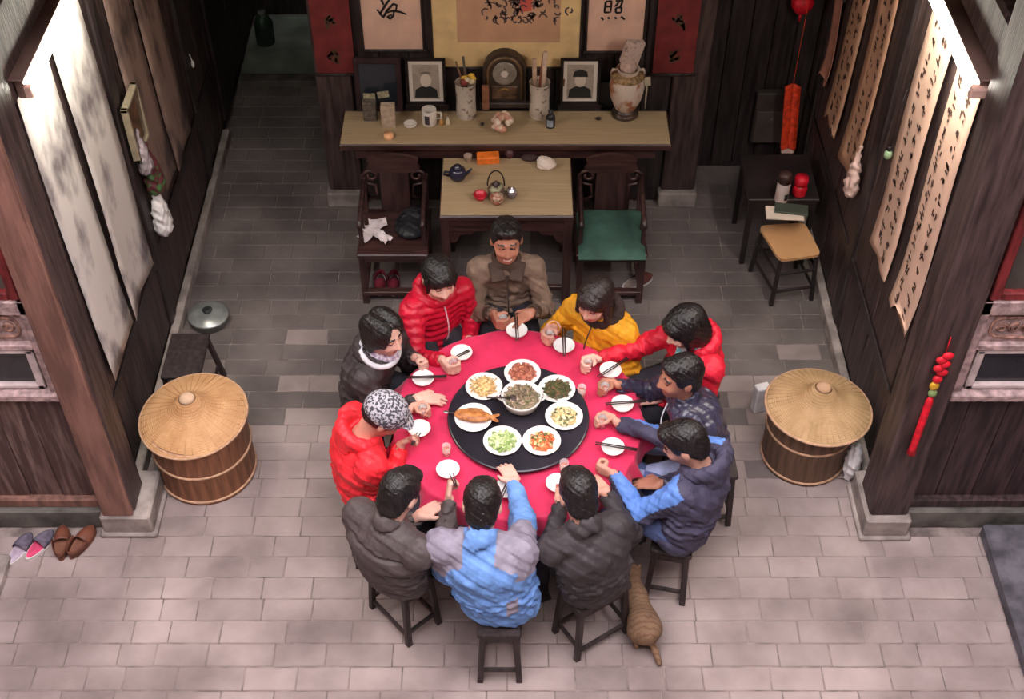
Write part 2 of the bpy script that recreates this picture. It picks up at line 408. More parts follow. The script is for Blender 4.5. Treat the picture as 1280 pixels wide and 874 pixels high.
# ================================================================ distance-field modelling (one continuous surface per part)
F4 = np.float32
def V3(*a): return np.array(a, dtype=np.float64)
def nrm(v): v = np.asarray(v, float); return v / (np.linalg.norm(v) + 1e-9)
class Sdf:
    def __init__(s): s.p = []
    def _add(s, fn, lo, hi, k, op): s.p.append((fn, np.asarray(lo, F4), np.asarray(hi, F4), k, op)); return s
    def cap(s, a, b, r0, r1=None, k=.02, w=None, sq=1.0, op=1):
        r1 = r0 if r1 is None else r1
        a = np.asarray(a, float); b = np.asarray(b, float); ba = (b - a).astype(F4); L2 = F4(max(1e-9, float(ba @ ba))); a4 = a.astype(F4)
        wv = None if w is None else nrm(w).astype(F4)
        isq = F4(1 / sq ** 2 - 1)
        def fn(p):
            v = p - a4; t = np.clip((v @ ba) / L2, 0, 1); q = v - t[:, None] * ba
            d2 = np.einsum('ij,ij->i', q, q)
            if wv is not None: c = q @ wv; d2 = d2 + c * c * isq
            return np.sqrt(np.maximum(d2, 0)) - (F4(r0) + t * F4(r1 - r0))
        rm = max(r0, r1) * max(1, sq)
        return s._add(fn, np.minimum(a, b) - rm, np.maximum(a, b) + rm, k, op)
    def ell(s, c, rad, rot=None, k=.02, op=1):
        c4 = np.asarray(c, F4); rad4 = np.asarray(rad, F4); Rm = np.eye(3, dtype=F4) if rot is None else np.asarray(rot, F4)  # rows = local axes
        def fn(p):
            q = (p - c4) @ Rm.T; u = q / rad4; k0 = np.sqrt(np.einsum('ij,ij->i', u, u)); u2 = u / rad4
            k1 = np.sqrt(np.einsum('ij,ij->i', u2, u2)) + F4(1e-6)
            return k0 * (k0 - 1) / k1
        m = max(rad); return s._add(fn, np.asarray(c) - m, np.asarray(c) + m, k, op)
    def box(s, c, h, rot, r=.008, k=.015, op=1):
        c4 = np.asarray(c, F4); h4 = np.asarray(h, F4) - F4(r); Rm = np.asarray(rot, F4)
        def fn(p):
            q = np.abs((p - c4) @ Rm.T) - h4
            o = np.maximum(q, 0); return np.sqrt(np.einsum('ij,ij->i', o, o)) + np.minimum(q.max(1), 0) - F4(r)
        m = float(np.linalg.norm(h)); return s._add(fn, np.asarray(c) - m, np.asarray(c) + m, k, op)
    def tor(s, c, ax, R_, r, k=.015, st=1.0, op=1, w=None, sq=1.0):
        c4 = np.asarray(c, F4); a4 = nrm(ax).astype(F4); wv = None if w is None else nrm(w).astype(F4)
        def fn(p):
            v = p - c4; h = v @ a4; q = v - h[:, None] * a4
            if wv is not None: cw = q @ wv; q = q + (cw * F4(1 / sq - 1))[:, None] * wv
            rr = np.sqrt(np.einsum('ij,ij->i', q, q)) - F4(R_)
            return np.sqrt(rr * rr + (h / F4(st)) ** 2) - F4(r)
        m = (R_ + r) * max(sq, 1) + r * st; return s._add(fn, np.asarray(c) - m, np.asarray(c) + m, k, op)
    def eval(s, p, cull=None):
        d = np.full(len(p), 1.0 if cull is None else cull, F4)
        for fn, lo, hi, k, op in s.p:
            if cull is not None:
                m = np.all((p > lo - F4(cull)) & (p < hi + F4(cull)), axis=1)
                ix = np.nonzero(m)[0]
                if len(ix) == 0: continue
                e = fn(p[ix]); a = d[ix]
            else: ix = slice(None); e = fn(p); a = d
            if op > 0: h = np.maximum(F4(k) - np.abs(a - e), 0) / F4(k); d[ix] = np.minimum(a, e) - h * h * F4(k / 4)
            else: e = -e; h = np.maximum(F4(k) - np.abs(a - e), 0) / F4(k); d[ix] = np.maximum(a, e) + h * h * F4(k / 4)
        return d
    def mesh(s, res, disp=None, dmax=.0):
        pos = [q for q in s.p if q[4] > 0]
        lo = np.min([q[1] for q in pos], 0) - .03; hi = np.max([q[2] for q in pos], 0) + .03
        B = 6; bs = res * B
        nb = np.ceil((hi - lo) / bs).astype(int) + 1
        gx = [lo[i] + (np.arange(nb[i]) * B + (B - 1) / 2) * res for i in range(3)]
        C = np.stack(np.meshgrid(*gx, indexing='ij'), -1).reshape(-1, 3).astype(F4)
        dc = s.eval(C)
        act = np.nonzero(np.abs(dc) < bs * .87 * 1.35 + dmax + .006)[0]
        V = np.repeat(np.repeat(np.repeat(np.where(dc < 0, F4(-1), F4(1)).reshape(nb), B, 0), B, 1), B, 2)
        off = (np.stack(np.meshgrid(*[np.arange(B)] * 3, indexing='ij'), -1).reshape(-1, 3))
        bi = np.stack(np.unravel_index(act, nb), 1) * B
        idx = (bi[:, None, :] + off[None]).reshape(-1, 3)
        pts = (lo + idx * res).astype(F4)
        d = s.eval(pts, .05)
        if disp is not None: d = d - disp(pts).astype(F4)
        V[idx[:, 0], idx[:, 1], idx[:, 2]] = d
        return surface_nets(V, lo, res)
def surface_nets(V, lo, res):
    ins = V < 0
    cn = ins[:-1, :-1, :-1].astype(np.int8)
    cnt = np.zeros_like(cn)
    for a in (0, 1):
        for b in (0, 1):
            for c in (0, 1):
                cnt += ins[a:V.shape[0] - 1 + a, b:V.shape[1] - 1 + b, c:V.shape[2] - 1 + c]
    cells = np.argwhere((cnt > 0) & (cnt < 8))
    vid = np.full(cnt.shape, -1, np.int32); vid[cells[:, 0], cells[:, 1], cells[:, 2]] = np.arange(len(cells))
    cor = np.array([(a, b, c) for a in (0, 1) for b in (0, 1) for c in (0, 1)])
    vals = np.stack([V[cells[:, 0] + a, cells[:, 1] + b, cells[:, 2] + c] for a, b, c in cor], 1)
    acc = np.zeros((len(cells), 3)); num = np.zeros(len(cells))
    for i in range(8):
        for j in range(i + 1, 8):
            if np.abs(cor[i] - cor[j]).sum() != 1: continue
            m = (vals[:, i] < 0) != (vals[:, j] < 0)
            t = np.where(m, vals[:, i] / np.where(m, vals[:, i] - vals[:, j], 1), 0)
            acc += np.where(m[:, None], cor[i] + t[:, None] * (cor[j] - cor[i]), 0); num += m
    verts = lo + (cells + acc / num[:, None]) * res
    quads = []
    for ax in range(3):
        o1, o2 = (ax + 1) % 3, (ax + 2) % 3
        sl0 = [slice(None)] * 3; sl1 = [slice(None)] * 3; sl0[ax] = slice(0, -1); sl1[ax] = slice(1, None)
        A = ins[tuple(sl0)]; Bv = ins[tuple(sl1)]
        e = np.argwhere(A != Bv)
        e = e[(e[:, o1] > 0) & (e[:, o2] > 0) & (e[:, o1] < V.shape[o1] - 1) & (e[:, o2] < V.shape[o2] - 1)]
        fl = A[e[:, 0], e[:, 1], e[:, 2]]
        q = []
        for d1, d2 in ((-1, -1), (0, -1), (0, 0), (-1, 0)):
            c = e.copy(); c[:, o1] += d1; c[:, o2] += d2; q.append(vid[c[:, 0], c[:, 1], c[:, 2]])
        q = np.stack(q, 1); q[~fl] = q[~fl][:, ::-1]
        quads.append(q)
    Q_ = np.concatenate(quads); Q_ = Q_[(Q_ >= 0).all(1)]
    return verts, Q_
def sdf_obj(name, sdf, res, mats, parent, origin, region=None, disp=None, dmax=0.0, frame=None):
    vs, qs = sdf.mesh(res, disp, dmax)
    loc = vs - origin
    me = bpy.data.meshes.new(name)
    me.vertices.add(len(vs)); me.vertices.foreach_set('co', loc.astype(F4).ravel())
    n = len(qs); me.loops.add(n * 4); me.loops.foreach_set('vertex_index', qs.astype(np.int32).ravel())
    me.polygons.add(n); me.polygons.foreach_set('loop_start', np.arange(0, n * 4, 4, dtype=np.int32))
    if not isinstance(mats, (list, tuple)): mats = [mats]
    for m in mats: me.materials.append(m)
    if region is not None:
        c = vs[qs].mean(1); me.polygons.foreach_set('material_index', region(c).astype(np.int32))
    me.polygons.foreach_set('use_smooth', np.ones(n, bool))
    me.update(calc_edges=True)
    o = bpy.data.objects.new(name, me); link(o, parent)
    return o
def wob(p, sc, seed):   # cheap smooth pseudo noise
    q = p * F4(sc); s_ = F4(seed * 1.7)
    return (np.sin(q[:, 0] * 1.3 + q[:, 1] * 1.9 + s_) * np.sin(q[:, 1] * 1.1 - q[:, 2] * 2.1 + s_ * 2) + np.sin(q[:, 2] * 1.7 + q[:, 0] * 2.3 - s_) * np.sin(q[:, 1] * 2.7 + q[:, 2] * .9 + s_ * 3)) * F4(.5)
# ================================================================ people
TC = V3(.03, 4.63, .77)           # centre of the round table top
Z = V3(0, 0, 1)
SKIN = mat('skin', (205, 152, 134), .5, .08, 9)
SKIN_L = mat('skin_light', (222, 174, 158), .5, .06, 9)
SKIN_T = mat('skin_tan', (178, 120, 98), .5, .08, 9)
LIPS = mat('lips', (176, 96, 92), .5, .05)
TEETH = mat('teeth', (236, 226, 214), .4, .03)
EYE = mat('eye_dark', (44, 32, 30), .3, .05)
HAIR = mat('black_hair', (26, 21, 22), .38, .35, 40, (1, 1, .3), .5, 120, spec=.5)
HAIR_B = mat('dark_brown_hair', (40, 30, 29), .38, .3, 40, (1, 1, .3), .5, 120, spec=.5)
SHOE = mat('black_shoe_leather', (34, 30, 32), .4, .15)
def cloth(name, col, rough=.8, bump=.25, bs=70, var=.1, **k): return mat(name, col, rough, var, 14, bump=bump, bscale=bs, **k)
def ik(S, W, l1, l2, hint):
    d = W - S; L = np.linalg.norm(d); L = min(L, (l1 + l2) * .995); dn = nrm(d)
    a = (l1 * l1 - l2 * l2 + L * L) / (2 * L); h = math.sqrt(max(l1 * l1 - a * a, 1e-5))
    hv = hint - dn * (hint @ dn); return S + dn * a + nrm(hv) * h
def hand(sd, kind, sg, W, d, C=None, rc=.03, up=Z, sc=1.0, k=.008):
    """sg=+1 right hand. grip: fingers close round an axis 'up' through C; flat: palm down from wrist W along d; fist: closed."""
    if kind in ('grip', 'fist'):
        a = nrm(up); d = nrm(d - a * (d @ a)); t = nrm(np.cross(d, a)) * sg
        r_ = rc + .008
        pal = C + t * (rc + .013) - d * .018
        sd.box(pal, (.043 * sc, .013, .037 * sc), np.stack([d, t, a]), .012, .015)
        for i, hgt in enumerate((.028, .0095, -.0095, -.028)):
            L = (1, 1.08, 1.0, .86)[i]; pr = None
            for ang in (8, 62 * L, 118 * L, 165 * L):
                an = R(ang); q = C + (t * math.cos(an) + d * math.sin(an)) * (r_ + (.004 if ang == 8 else 0)) + a * hgt * sc
                if pr is not None: sd.cap(pr, q, .0095 * sc, .0083 * sc, k * .6)
                pr = q
        pr = None
        for ang, hg, rr in ((-28, .012, .014), (-70, .026, .0115), (-118, .03, .0098), (-150, .028, .0088)):
            an = R(ang); q = C + (t * math.cos(an) + d * math.sin(an)) * (r_ + .003) + a * hg
            if pr is not None: sd.cap(pr[0], q, pr[1] * sc, rr * sc, k)
            pr = (q, rr)
        return C + t * (rc + .008) * .8 - d * .075
    else:
        d = nrm(d); n = nrm(np.cross(np.cross(d, Z), d)) if abs(d[2]) < .95 else nrm(up)
        t = nrm(np.cross(d, n)) * -sg      # towards the thumb side
        sd.box(W + d * .048 - n * .004, (.045 * sc, .039 * sc, .013), np.stack([d, t, n]), .012, .015)
        curl = .5 if kind == 'flat' else 1.0
        for i, off in enumerate((.029, .010, -.010, -.028)):
            L = (.072, .08, .075, .058)[i] * sc; q0 = W + d * (.088 - abs(off) * .15) + t * off
            fd = nrm(d + t * off * 3)
            q1 = q0 + (fd * math.cos(.25 * curl) - n * math.sin(.25 * curl)) * L * .45
            q2 = q1 + (fd * math.cos(.7 * curl) - n * math.sin(.7 * curl)) * L * .32
            q3 = q2 + (fd * math.cos(1.2 * curl) - n * math.sin(1.2 * curl)) * L * .25
            sd.cap(q0, q1, .0095 * sc, .009 * sc, k); sd.cap(q1, q2, .009 * sc, .0085 * sc, .004); sd.cap(q2, q3, .0085 * sc, .0075 * sc, .004)
        b0 = W + d * .022 + t * .03; b1 = W + d * .055 + t * .056 - n * .006; b2 = W + d * .082 + t * .058 - n * .012
        sd.cap(b0, b1, .0145 * sc, .011 * sc, .012); sd.cap(b1, b2, .011 * sc, .0085 * sc, .006)
        return W
def person(label, hc, hip, yaw_off=0, head_yaw=None, head_pitch=25, skin=SKIN, hair='short', hairm=HAIR, hs=1.09,
           right=None, left=None, jacket=None, jm=None, jregion=None, style='plain', bulk=1.0, trousers=None, disp=None, dmax=.006,
           collar='stand', collarm=None, shrug=-.012, knee_turn=0.0, feet=.36, hood=None, sleeve=1.0, cuffm=None, sit=.47, smile=False):
    hc = np.array(hc, float); hip = V3(hip[0], hip[1], sit + .095)
    f = nrm((TC - hip) * V3(1, 1, 0)); a = R(yaw_off); f = V3(f[0] * math.cos(a) - f[1] * math.sin(a), f[0] * math.sin(a) + f[1] * math.cos(a), 0)
    r = np.cross(f, Z)
    org = V3(hip[0], hip[1], 0)
    root = thing('person', label, 'person', org, 0, 'people around the round table')
    # head frame
    hf = f if head_yaw is None else V3(math.cos(R(head_yaw)), math.sin(R(head_yaw)), 0)
    hp = R(head_pitch); hfw = hf * math.cos(hp) - Z * math.sin(hp); hr = np.cross(hf, Z); hu = np.cross(hr, hfw)
    HR = np.stack([hr, hfw, hu])
    def hl(x, y, z): return hc + (hr * x + hfw * y + hu * z) * hs
    N = hc - hu * .135 * hs - hfw * .035 * hs - Z * .03
    up = nrm(N - hip); lean = N - hip
    chest = hip + lean * .66 - f * .028; waist = hip + lean * .28 - f * .03
    sh = {}
    for sg in (1, -1): sh[sg] = N - Z * (.055 - shrug) + r * sg * .172 * bulk - f * .005
    # ---- arms and hands
    body = Sdf(); arms = {}
    info = {}
    for sg, h in ((1, right), (-1, left)):
        if h is None: h = ('flat', hip + f * .25 + r * sg * .12 + Z * .10, f * .8 - Z * .1 - r * sg * .3)
        kind = h[0]
        if kind in ('grip', 'fist'):
            C = np.array(h[1], float); ax = nrm(h[3]) if len(h) > 3 and h[3] is not None else Z
            rc = h[2]; d = C - sh[sg]; d = nrm(d - ax * (d @ ax))
            if len(h) > 4: d = nrm(h[4])
            W = hand(body, kind, sg, None, d, C, rc, ax)
        else:
            W = np.array(h[1], float); d = nrm(h[2]); hand(body, kind, sg, W, d)
        E_ = ik(sh[sg], W, .285, .25, r * sg * .40 - Z * .8 - f * .35)
        arms[sg] = (sh[sg], E_, W, nrm(W - E_))
        body.cap(sh[sg], E_, .044, .036, .02); body.cap(E_, W, .036, .025, .02)
    # ---- torso, neck, head of the one continuous body
    body.cap(hip, waist, .10, .095, .03, r, 1.35); body.cap(waist, chest, .095, .10, .03, r, 1.4); body.cap(chest, N - Z * .04, .10, .06, .03, r, 1.6)
    body.cap(N - Z * .04, hc - hu * .06 * hs - hfw * .02, .054 * hs, .054 * hs, .02)
    body.ell(hl(0, -.012, .022), (.076 * hs, .094 * hs, .088 * hs), HR, .02)
    body.ell(hl(0, .018, -.03), (.063 * hs, .074 * hs, .09 * hs), HR, .03)
    body.ell(hl(0, .05, -.095), (.03 * hs, .03 * hs, .022 * hs), HR, .03)
    body.cap(hl(0, .088, .005), hl(0, .105, -.035), .008 * hs, .014 * hs, .014)
    for sg in (1, -1):
        body.ell(hl(.013 * sg, .094, -.037), (.009 * hs,) * 3, HR, .008)
        body.ell(hl(.078 * sg, -.012, -.01), (.012 * hs, .02 * hs, .033 * hs), HR, .006)
        body.ell(hl(.031 * sg, .098, .004), (.017 * hs, .016 * hs, .012 * hs), HR, .012, -1)
        body.ell(hl(.031 * sg, .076, .003), (.013 * hs, .013 * hs, .011 * hs), HR, .004)
        body.cap(hl(.014 * sg, .089, .022), hl(.046 * sg, .078, .02), .007 * hs, .006 * hs, .012)
        body.ell(hl(.035 * sg, .065, -.035), (.022 * hs,) * 3, HR, .03)
    body.cap(hl(-.018, .083, -.066), hl(.018, .083, -.066), .0075 * hs, .0075 * hs, .008)
    body.cap(hl(-.014, .08, -.078), hl(.014, .08, -.078), .0075 * hs, .0075 * hs, .008)
    # ---- legs
    legs = {}
    kf = V3(*f)
    for sg in (1, -1):
        hj = hip + r * sg * .085; an = R(knee_turn); kd = nrm(f * math.cos(an) + r * math.sin(an)) if knee_turn else f
        kn = hj + kd * .37 + r * sg * .05 - Z * .02; ft = kn + f * (feet - .37) * .4 - Z * (kn[2] - .085) + r * sg * .0
        legs[sg] = (hj, kn, ft, kd)
        body.cap(hj, kn, .07, .05, .03); body.cap(kn, ft, .05, .036, .02); body.cap(ft - Z * .03, ft + kd * .10 - Z * .05, .034, .028, .02)
    def reg_body(c):
        q = (c - hc) @ HR.T / hs
        m = np.zeros(len(c))
        for sg in (1, -1):
            m[(np.abs(q[:, 0] - .031 * sg) < .0135) & (np.abs(q[:, 2] - .003 + .10 * (np.abs(q[:, 0]) - .03)) < .0048) & (q[:, 1] > .06)] = 1
            m[(np.abs(q[:, 0] - .032 * sg) < .019) & (np.abs(q[:, 2] - .027 + .17 * (np.abs(q[:, 0]) - .028)) < .0034) & (q[:, 1] > .05)] = 1
        m[(np.abs(q[:, 0]) < .021) & (np.abs(q[:, 2] + .072) < .0095) & (q[:, 1] > .078)] = 2
        if smile: m[(np.abs(q[:, 0]) < .024) & (np.abs(q[:, 2] + .073 - 10 * q[:, 0] ** 2) < .0055) & (q[:, 1] > .066)] = 3
        return m
    sdf_obj('body', body, .0066, [skin, EYE, LIPS, TEETH], root, org, reg_body)
    # ---- trousers
    tr = Sdf(); tr.cap(hip - f * .01, hip + Z * .06, .105, .10, .03, r, 1.4)
    for sg in (1, -1):
        hj, kn, ft, kd = legs[sg]; tr.cap(hj, kn, .086, .066, .035); tr.cap(kn, ft + Z * .015, .064, .056, .03)
        tr.cap(ft + Z * .02 - Z * .0, ft - Z * .12, .042, .042, .01, op=-1)
    sdf_obj('trousers', tr, .011, trousers or cloth('dark_trousers', (42, 40, 48)), root, org, disp=lambda p: .004 * wob(p, 38, 3.1), dmax=.004)
    for sg in (1, -1):
        hj, kn, ft, kd = legs[sg]; s_ = Sdf(); side = np.cross(kd, Z)
        s_.cap(ft - Z * .035 - kd * .03, ft - Z * .045 + kd * .14, .04, .034, .02, side, 1.12); s_.box(ft - Z * .075 + kd * .05, (.13, .045, .012), np.stack([kd, side, Z]), .008, .008)
        sdf_obj('shoe', s_, .009, SHOE, root, org)
    # ---- jacket
    j = Sdf(); bk = bulk
    j.cap(hip - Z * .02 - f * .015, waist, .132 * bk, .128 * bk, .04, r, 1.42); j.cap(waist, chest, .126 * bk, .127 * bk, .04, r, 1.42)
    j.cap(chest, N - Z * .06 - f * .008, .127 * bk, .082 * bk, .05, r, 1.62)
    for sg in (1, -1):
        S, E_, W, dd = arms[sg]
        j.cap(N - Z * .06 + r * sg * .05, S - Z * .005, .075, .073 * bk, .04)
        j.cap(S, E_, .070 * bk * sleeve, .058 * bk * sleeve, .035); j.cap(E_, W - dd * .03, .058 * bk * sleeve, .043 * sleeve, .022)
        j.cap(W - dd * .004, W + dd * .10, .034, .034, .006, op=-1)
    j.ell(hip - Z * .155, (.34, .34, .06), None, .02, -1)
    if collar == 'stand':
        j.tor(N + Z * .02 - f * .006, nrm(hc - N), .064, .018, .015, 2.5); j.cap(N + Z * .01, N + nrm(hc - N) * .12, .05, .056, .01, op=-1)
    elif collar == 'flat':
        j.tor(N - Z * .005, nrm(hc - N), .064, .016, .015, 1.3); j.cap(N + Z * .01, N + nrm(hc - N) * .12, .05, .06, .01, op=-1)
    elif collar == 'none':
        j.cap(N + Z * .0, N + nrm(hc - N) * .12, .055, .06, .01, op=-1)
    dsp = None
    if style == 'puffer':
        rng_h = 1 / .052
        def dsp(p):
            h = ((p - hip.astype(F4)) @ up.astype(F4)) * F4(rng_h * math.pi)
            o = F4(.010) * (np.abs(np.sin(h)) - F4(.6))
            for sg in (1, -1):
                S, E_, W, dd = arms[sg]
                for (A, B_) in ((S, E_), (E_, W)):
                    ax = nrm(B_ - A).astype(F4); v = p - A.astype(F4); tt = v @ ax; q = v - tt[:, None] * ax
                    m = (np.einsum('ij,ij->i', q, q) < .085 ** 2) & (tt > 0) & (tt < np.linalg.norm(B_ - A))
                    o = np.where(m & (np.abs((p - N.astype(F4)) @ r.astype(F4)) > .16), F4(.009) * (np.abs(np.sin(tt * F4(math.pi / .055))) - F4(.6)), o)
            return o + F4(.003) * wob(p, 45, 1.3)
        dmax = .011
    else:
        amp = {'plain': .0085, 'shiny': .010, 'soft': .009, 'quilt': .006}[style]
        sdv = float(abs(hc[0] * 7 + hc[1] * 3))
        def dsp(p):
            o = F4(amp) * wob(p, 26, sdv) + F4(amp * .6) * wob(p, 60, sdv + 2)
            # sleeve creases near the elbows
            for sg in (1, -1):
                S, E_, W, dd = arms[sg]
                g = np.exp(-np.sum((p - E_.astype(F4)) ** 2, 1) / F4(.012))
                tt = (p - S.astype(F4)) @ nrm(W - S).astype(F4)
                o = o + F4(.006) * g * np.sin(tt * F4(170) + wob(p, 20, sdv) * 2)
            # hem and waist folds
            h = (p - hip.astype(F4)) @ up.astype(F4)
            o = o + F4(.006) * np.exp(-((h - .09) / .09) ** 2).astype(F4) * np.sin(h * F4(130) + wob(p, 16, sdv + 5) * 2.5)
            if style == 'quilt': o = o - F4(.010) * (np.abs(np.cos(h * F4(math.pi / .115))) > .965) * (np.abs((p - hip.astype(F4)) @ r.astype(F4)) < .21)
            return o
        dmax = .022
    jreg = None
    fr = dict(hip=hip, N=N, r=r, f=f, up=up, arms=arms, chest=chest, hc=hc, lean=lean)
    if jregion is not None: jreg = lambda c: jregion(c, fr)
    jo = sdf_obj('jacket', j, .0085, jm, root, org, jreg, dsp, dmax)
    # ---- collar leaf, hood, cuffs
    if collar == 'flat':
        c_ = Sdf()
        for sg in (1, -1):
            c_.box(N + f * .082 + r * sg * .062 - Z * .022 , (.042, .06, .011), np.stack([nrm(r + f * sg * .3), nrm(f * .7 - Z * .75 - r * sg * .15), np.cross(nrm(r + f * sg * .3), nrm(f * .7 - Z * .75 - r * sg * .15))]), .005, .01)
        c_.tor(N + Z * .006 - f * .008, nrm(hc - N), .075, .017, .015, 2.2)
        c_.cap(N - Z * .02, N + nrm(hc - N) * .12, .056, .064, .01, op=-1)
        sdf_obj('collar', c_, .007, collarm, root, org)
    if hood is not None:
        hd = Sdf()
        hd.tor(N - f * .02 + Z * .012, nrm(Z * .9 + f * .5), .095, .030, .02, 1.35, w=r, sq=1.12)
        hd.ell(N - f * .095 - Z * .03, (.095, .05, .085), np.stack([r, f, Z]), .03)
        hd.cap(N + Z * .0, N + Z * .16 + f * .03, .07, .08, .015, op=-1)
        ho = sdf_obj('hood', hd, .008, hood, root, org, disp=lambda p: F4(.006) * wob(p, 50, 2.2), dmax=.006)
    if cuffm is not None:
        for sg in (1, -1):
            S, E_, W, dd = arms[sg]; c_ = Sdf(); c_.cap(W - dd * .055, W - dd * .022, .047 * sleeve, .045 * sleeve, .01); c_.cap(W - dd * .02, W + dd * .1, .034, .034, .005, op=-1)
            sdf_obj('cuff', c_, .008, cuffm, root, org)
    # ---- hair
    h_ = Sdf()
    if hair == 'short':
        h_.ell(hl(0, -.016, .03), (.086 * hs, .106 * hs, .098 * hs), HR, .02)
        h_.ell(hl(0, .06, .09), (.055 * hs, .035 * hs, .026 * hs), HR, .03)
        h_.ell(hl(0, .085, -.035), (.10 * hs, .075 * hs, .098 * hs), HR, .012, -1)
        h_.ell(hl(0, -.06, -.045), (.07 * hs, .05 * hs, .06 * hs), HR, .03)
        h_.ell(hl(0, 0.07, -.12), (.12 * hs, .13 * hs, .09 * hs), HR, .02, -1)
    elif hair == 'bangs':        # fringe, tied back
        h_.ell(hl(0, -.014, .028), (.089 * hs, .108 * hs, .098 * hs), HR, .02)
        h_.ell(hl(0, .07, .045), (.06 * hs, .028 * hs, .035 * hs), HR, .03)
        for sg in (1, -1): h_.cap(hl(.076 * sg, .03, .02), hl(.072 * sg, .035, -.06), .016 * hs, .008 * hs, .02)
        h_.ell(hl(0, .10, -.05), (.068 * hs, .08 * hs, .088 * hs), HR, .01, -1)
        h_.ell(hl(0, -.075, -.05), (.07 * hs, .05 * hs, .075 * hs), HR, .03)
    elif hair == 'bob':
        h_.ell(hl(0, -.014, .024), (.094 * hs, .112 * hs, .104 * hs), HR, .02)
        h_.ell(hl(0, -.04, -.07), (.098 * hs, .085 * hs, .10 * hs), HR, .04)
        for sg in (1, -1): h_.cap(hl(.078 * sg, .03, .0), hl(.074 * sg, .045, -.13), .024 * hs, .016 * hs, .03)
        h_.ell(hl(0, .075, .06), (.06 * hs, .03 * hs, .035 * hs), HR, .03)
        h_.ell(hl(0, .105, -.05), (.064 * hs, .082 * hs, .092 * hs), HR, .012, -1)
    elif hair == 'parted':
        for sg in (1, -1):
            h_.ell(hl(.036 * sg, -.012, .03), (.062 * hs, .108 * hs, .098 * hs), HR, .006)
            h_.cap(hl(.066 * sg, .03, .05), hl(.076 * sg, -.02, -.08), .022 * hs, .016 * hs, .03)
        h_.ell(hl(0, -.055, -.05), (.085 * hs, .06 * hs, .10 * hs), HR, .03)
        h_.ell(hl(0, .11, -.02), (.062 * hs, .075 * hs, .11 * hs), HR, .015, -1)
    elif hair == 'ponytail':
        h_.ell(hl(0, -.012, .028), (.090 * hs, .110 * hs, .100 * hs), HR, .02)
        h_.ell(hl(0, .07, .05), (.062 * hs, .03 * hs, .04 * hs), HR, .03)
        for sg in (1, -1): h_.cap(hl(.08 * sg, .0, .0), hl(.085 * sg, .04, -.10), .024 * hs, .02 * hs, .03)
        h_.ell(hl(0, .105, -.045), (.066 * hs, .08 * hs, .086 * hs), HR, .01, -1)
        h_.cap(hl(0, -.09, .0), hl(.03, -.11, -.14), .05 * hs, .03 * hs, .04)
    if hair == 'cap':
        h_.ell(hl(0, -.02, .0), (.084 * hs, .10 * hs, .07 * hs), HR, .02)
        h_.ell(hl(0, .09, -.035), (.10 * hs, .075 * hs, .12 * hs), HR, .012, -1)
        h_.ell(hl(0, 0.01, -.12), (.12 * hs, .14 * hs, .09 * hs), HR, .02, -1)
    sdd = float(hc[0] * 5)
    sdf_obj('hair', h_, .006, hairm, root, org, disp=lambda p: F4(.004) * wob(p, 90, sdd) + F4(.003) * wob(p, 230, sdd), dmax=.007)
    return root, fr, hl, HR, arms, org
def gp(px, py, z=.80): return np.array(P(px, py, z))
CUPS = []       # (centre, radius) of the cups held in hands
STICKS = []
def cup_at(px, py):
    c = gp(px, py, .815); CUPS.append(c); return c
def hd(px, py, z): return np.array(P(px, py, z))
J = {}
J['taupe'] = cloth('taupe_jacket_cloth', (126, 104, 90)); J['brown_cord'] = cloth('brown_corduroy', (70, 54, 46))
J['red'] = cloth('crimson_nylon', (196, 22, 52), .42, .3, 60); J['dark'] = cloth('charcoal_jacket_cloth', (58, 50, 52), .6)
J['coral'] = cloth('bright_red_shell', (232, 44, 56), .5); J['grey'] = cloth('grey_brown_jacket_cloth', (78, 68, 68), .6)
J['blue'] = cloth('sky_blue_fleece', (106, 146, 208), .75); J['greyp'] = cloth('grey_shoulder_panel', (142, 134, 150), .75)
J['black'] = cloth('black_jacket_cloth', (58, 52, 55), .65); J['navyj'] = cloth('navy_jacket_cloth', (66, 62, 84), .7)
J['bluep'] = cloth('blue_sleeve_panel', (94, 132, 204), .7); J['shiny'] = cloth('shiny_navy_shell', (56, 54, 74), .3, .4, 40, spec=.6)
J['red2'] = cloth('red_jacket_cloth', (212, 28, 54), .55); J['yellow'] = cloth('mustard_yellow_padding', (226, 158, 32), .7)
J['white'] = cloth('white_trim', (206, 204, 212), .7); J['fur'] = cloth('brown_fur_trim', (60, 44, 42), .9, .8, 120)
J['jeans'] = cloth('blue_denim', (84, 96, 140), .8); J['pink'] = cloth('pink_knit_cuff', (222, 178, 176), .9)
J['jeansl'] = cloth('pale_denim', (150, 156, 190), .8); J['navyt'] = cloth('navy_trousers', (44, 44, 66), .8)

# brown jacket man (back of the table)
c1 = cup_at(629, 401)
pe = {}
pe['brown'] = person('man in a taupe jacket with a dark collar sitting by the square mat table', hd(633, 300, 1.17), (-.03, 5.75), head_yaw=-86, head_pitch=-4, smile=True, skin=SKIN_T,
    right=('grip', c1, .028), left=('flat', gp(664, 390, .82), V3(-.75, -.55, -.1)), jm=[J['taupe']], collar='flat', collarm=J['brown_cord'], cuffm=J['brown_cord'], bulk=.93)
# woman in red puffer
c2 = cup_at(567, 457)
pe['redw'] = person('woman in a crimson puffer jacket with a black fringe looking down', hd(549, 347, 1.12), (-.49, 5.47), head_yaw=-70, head_pitch=10, skin=SKIN_L, hair='bangs',
    right=('grip', c2, .028), left=None, jm=[J['red']], style='puffer', hood=J['red'], collar='none', bulk=.96)
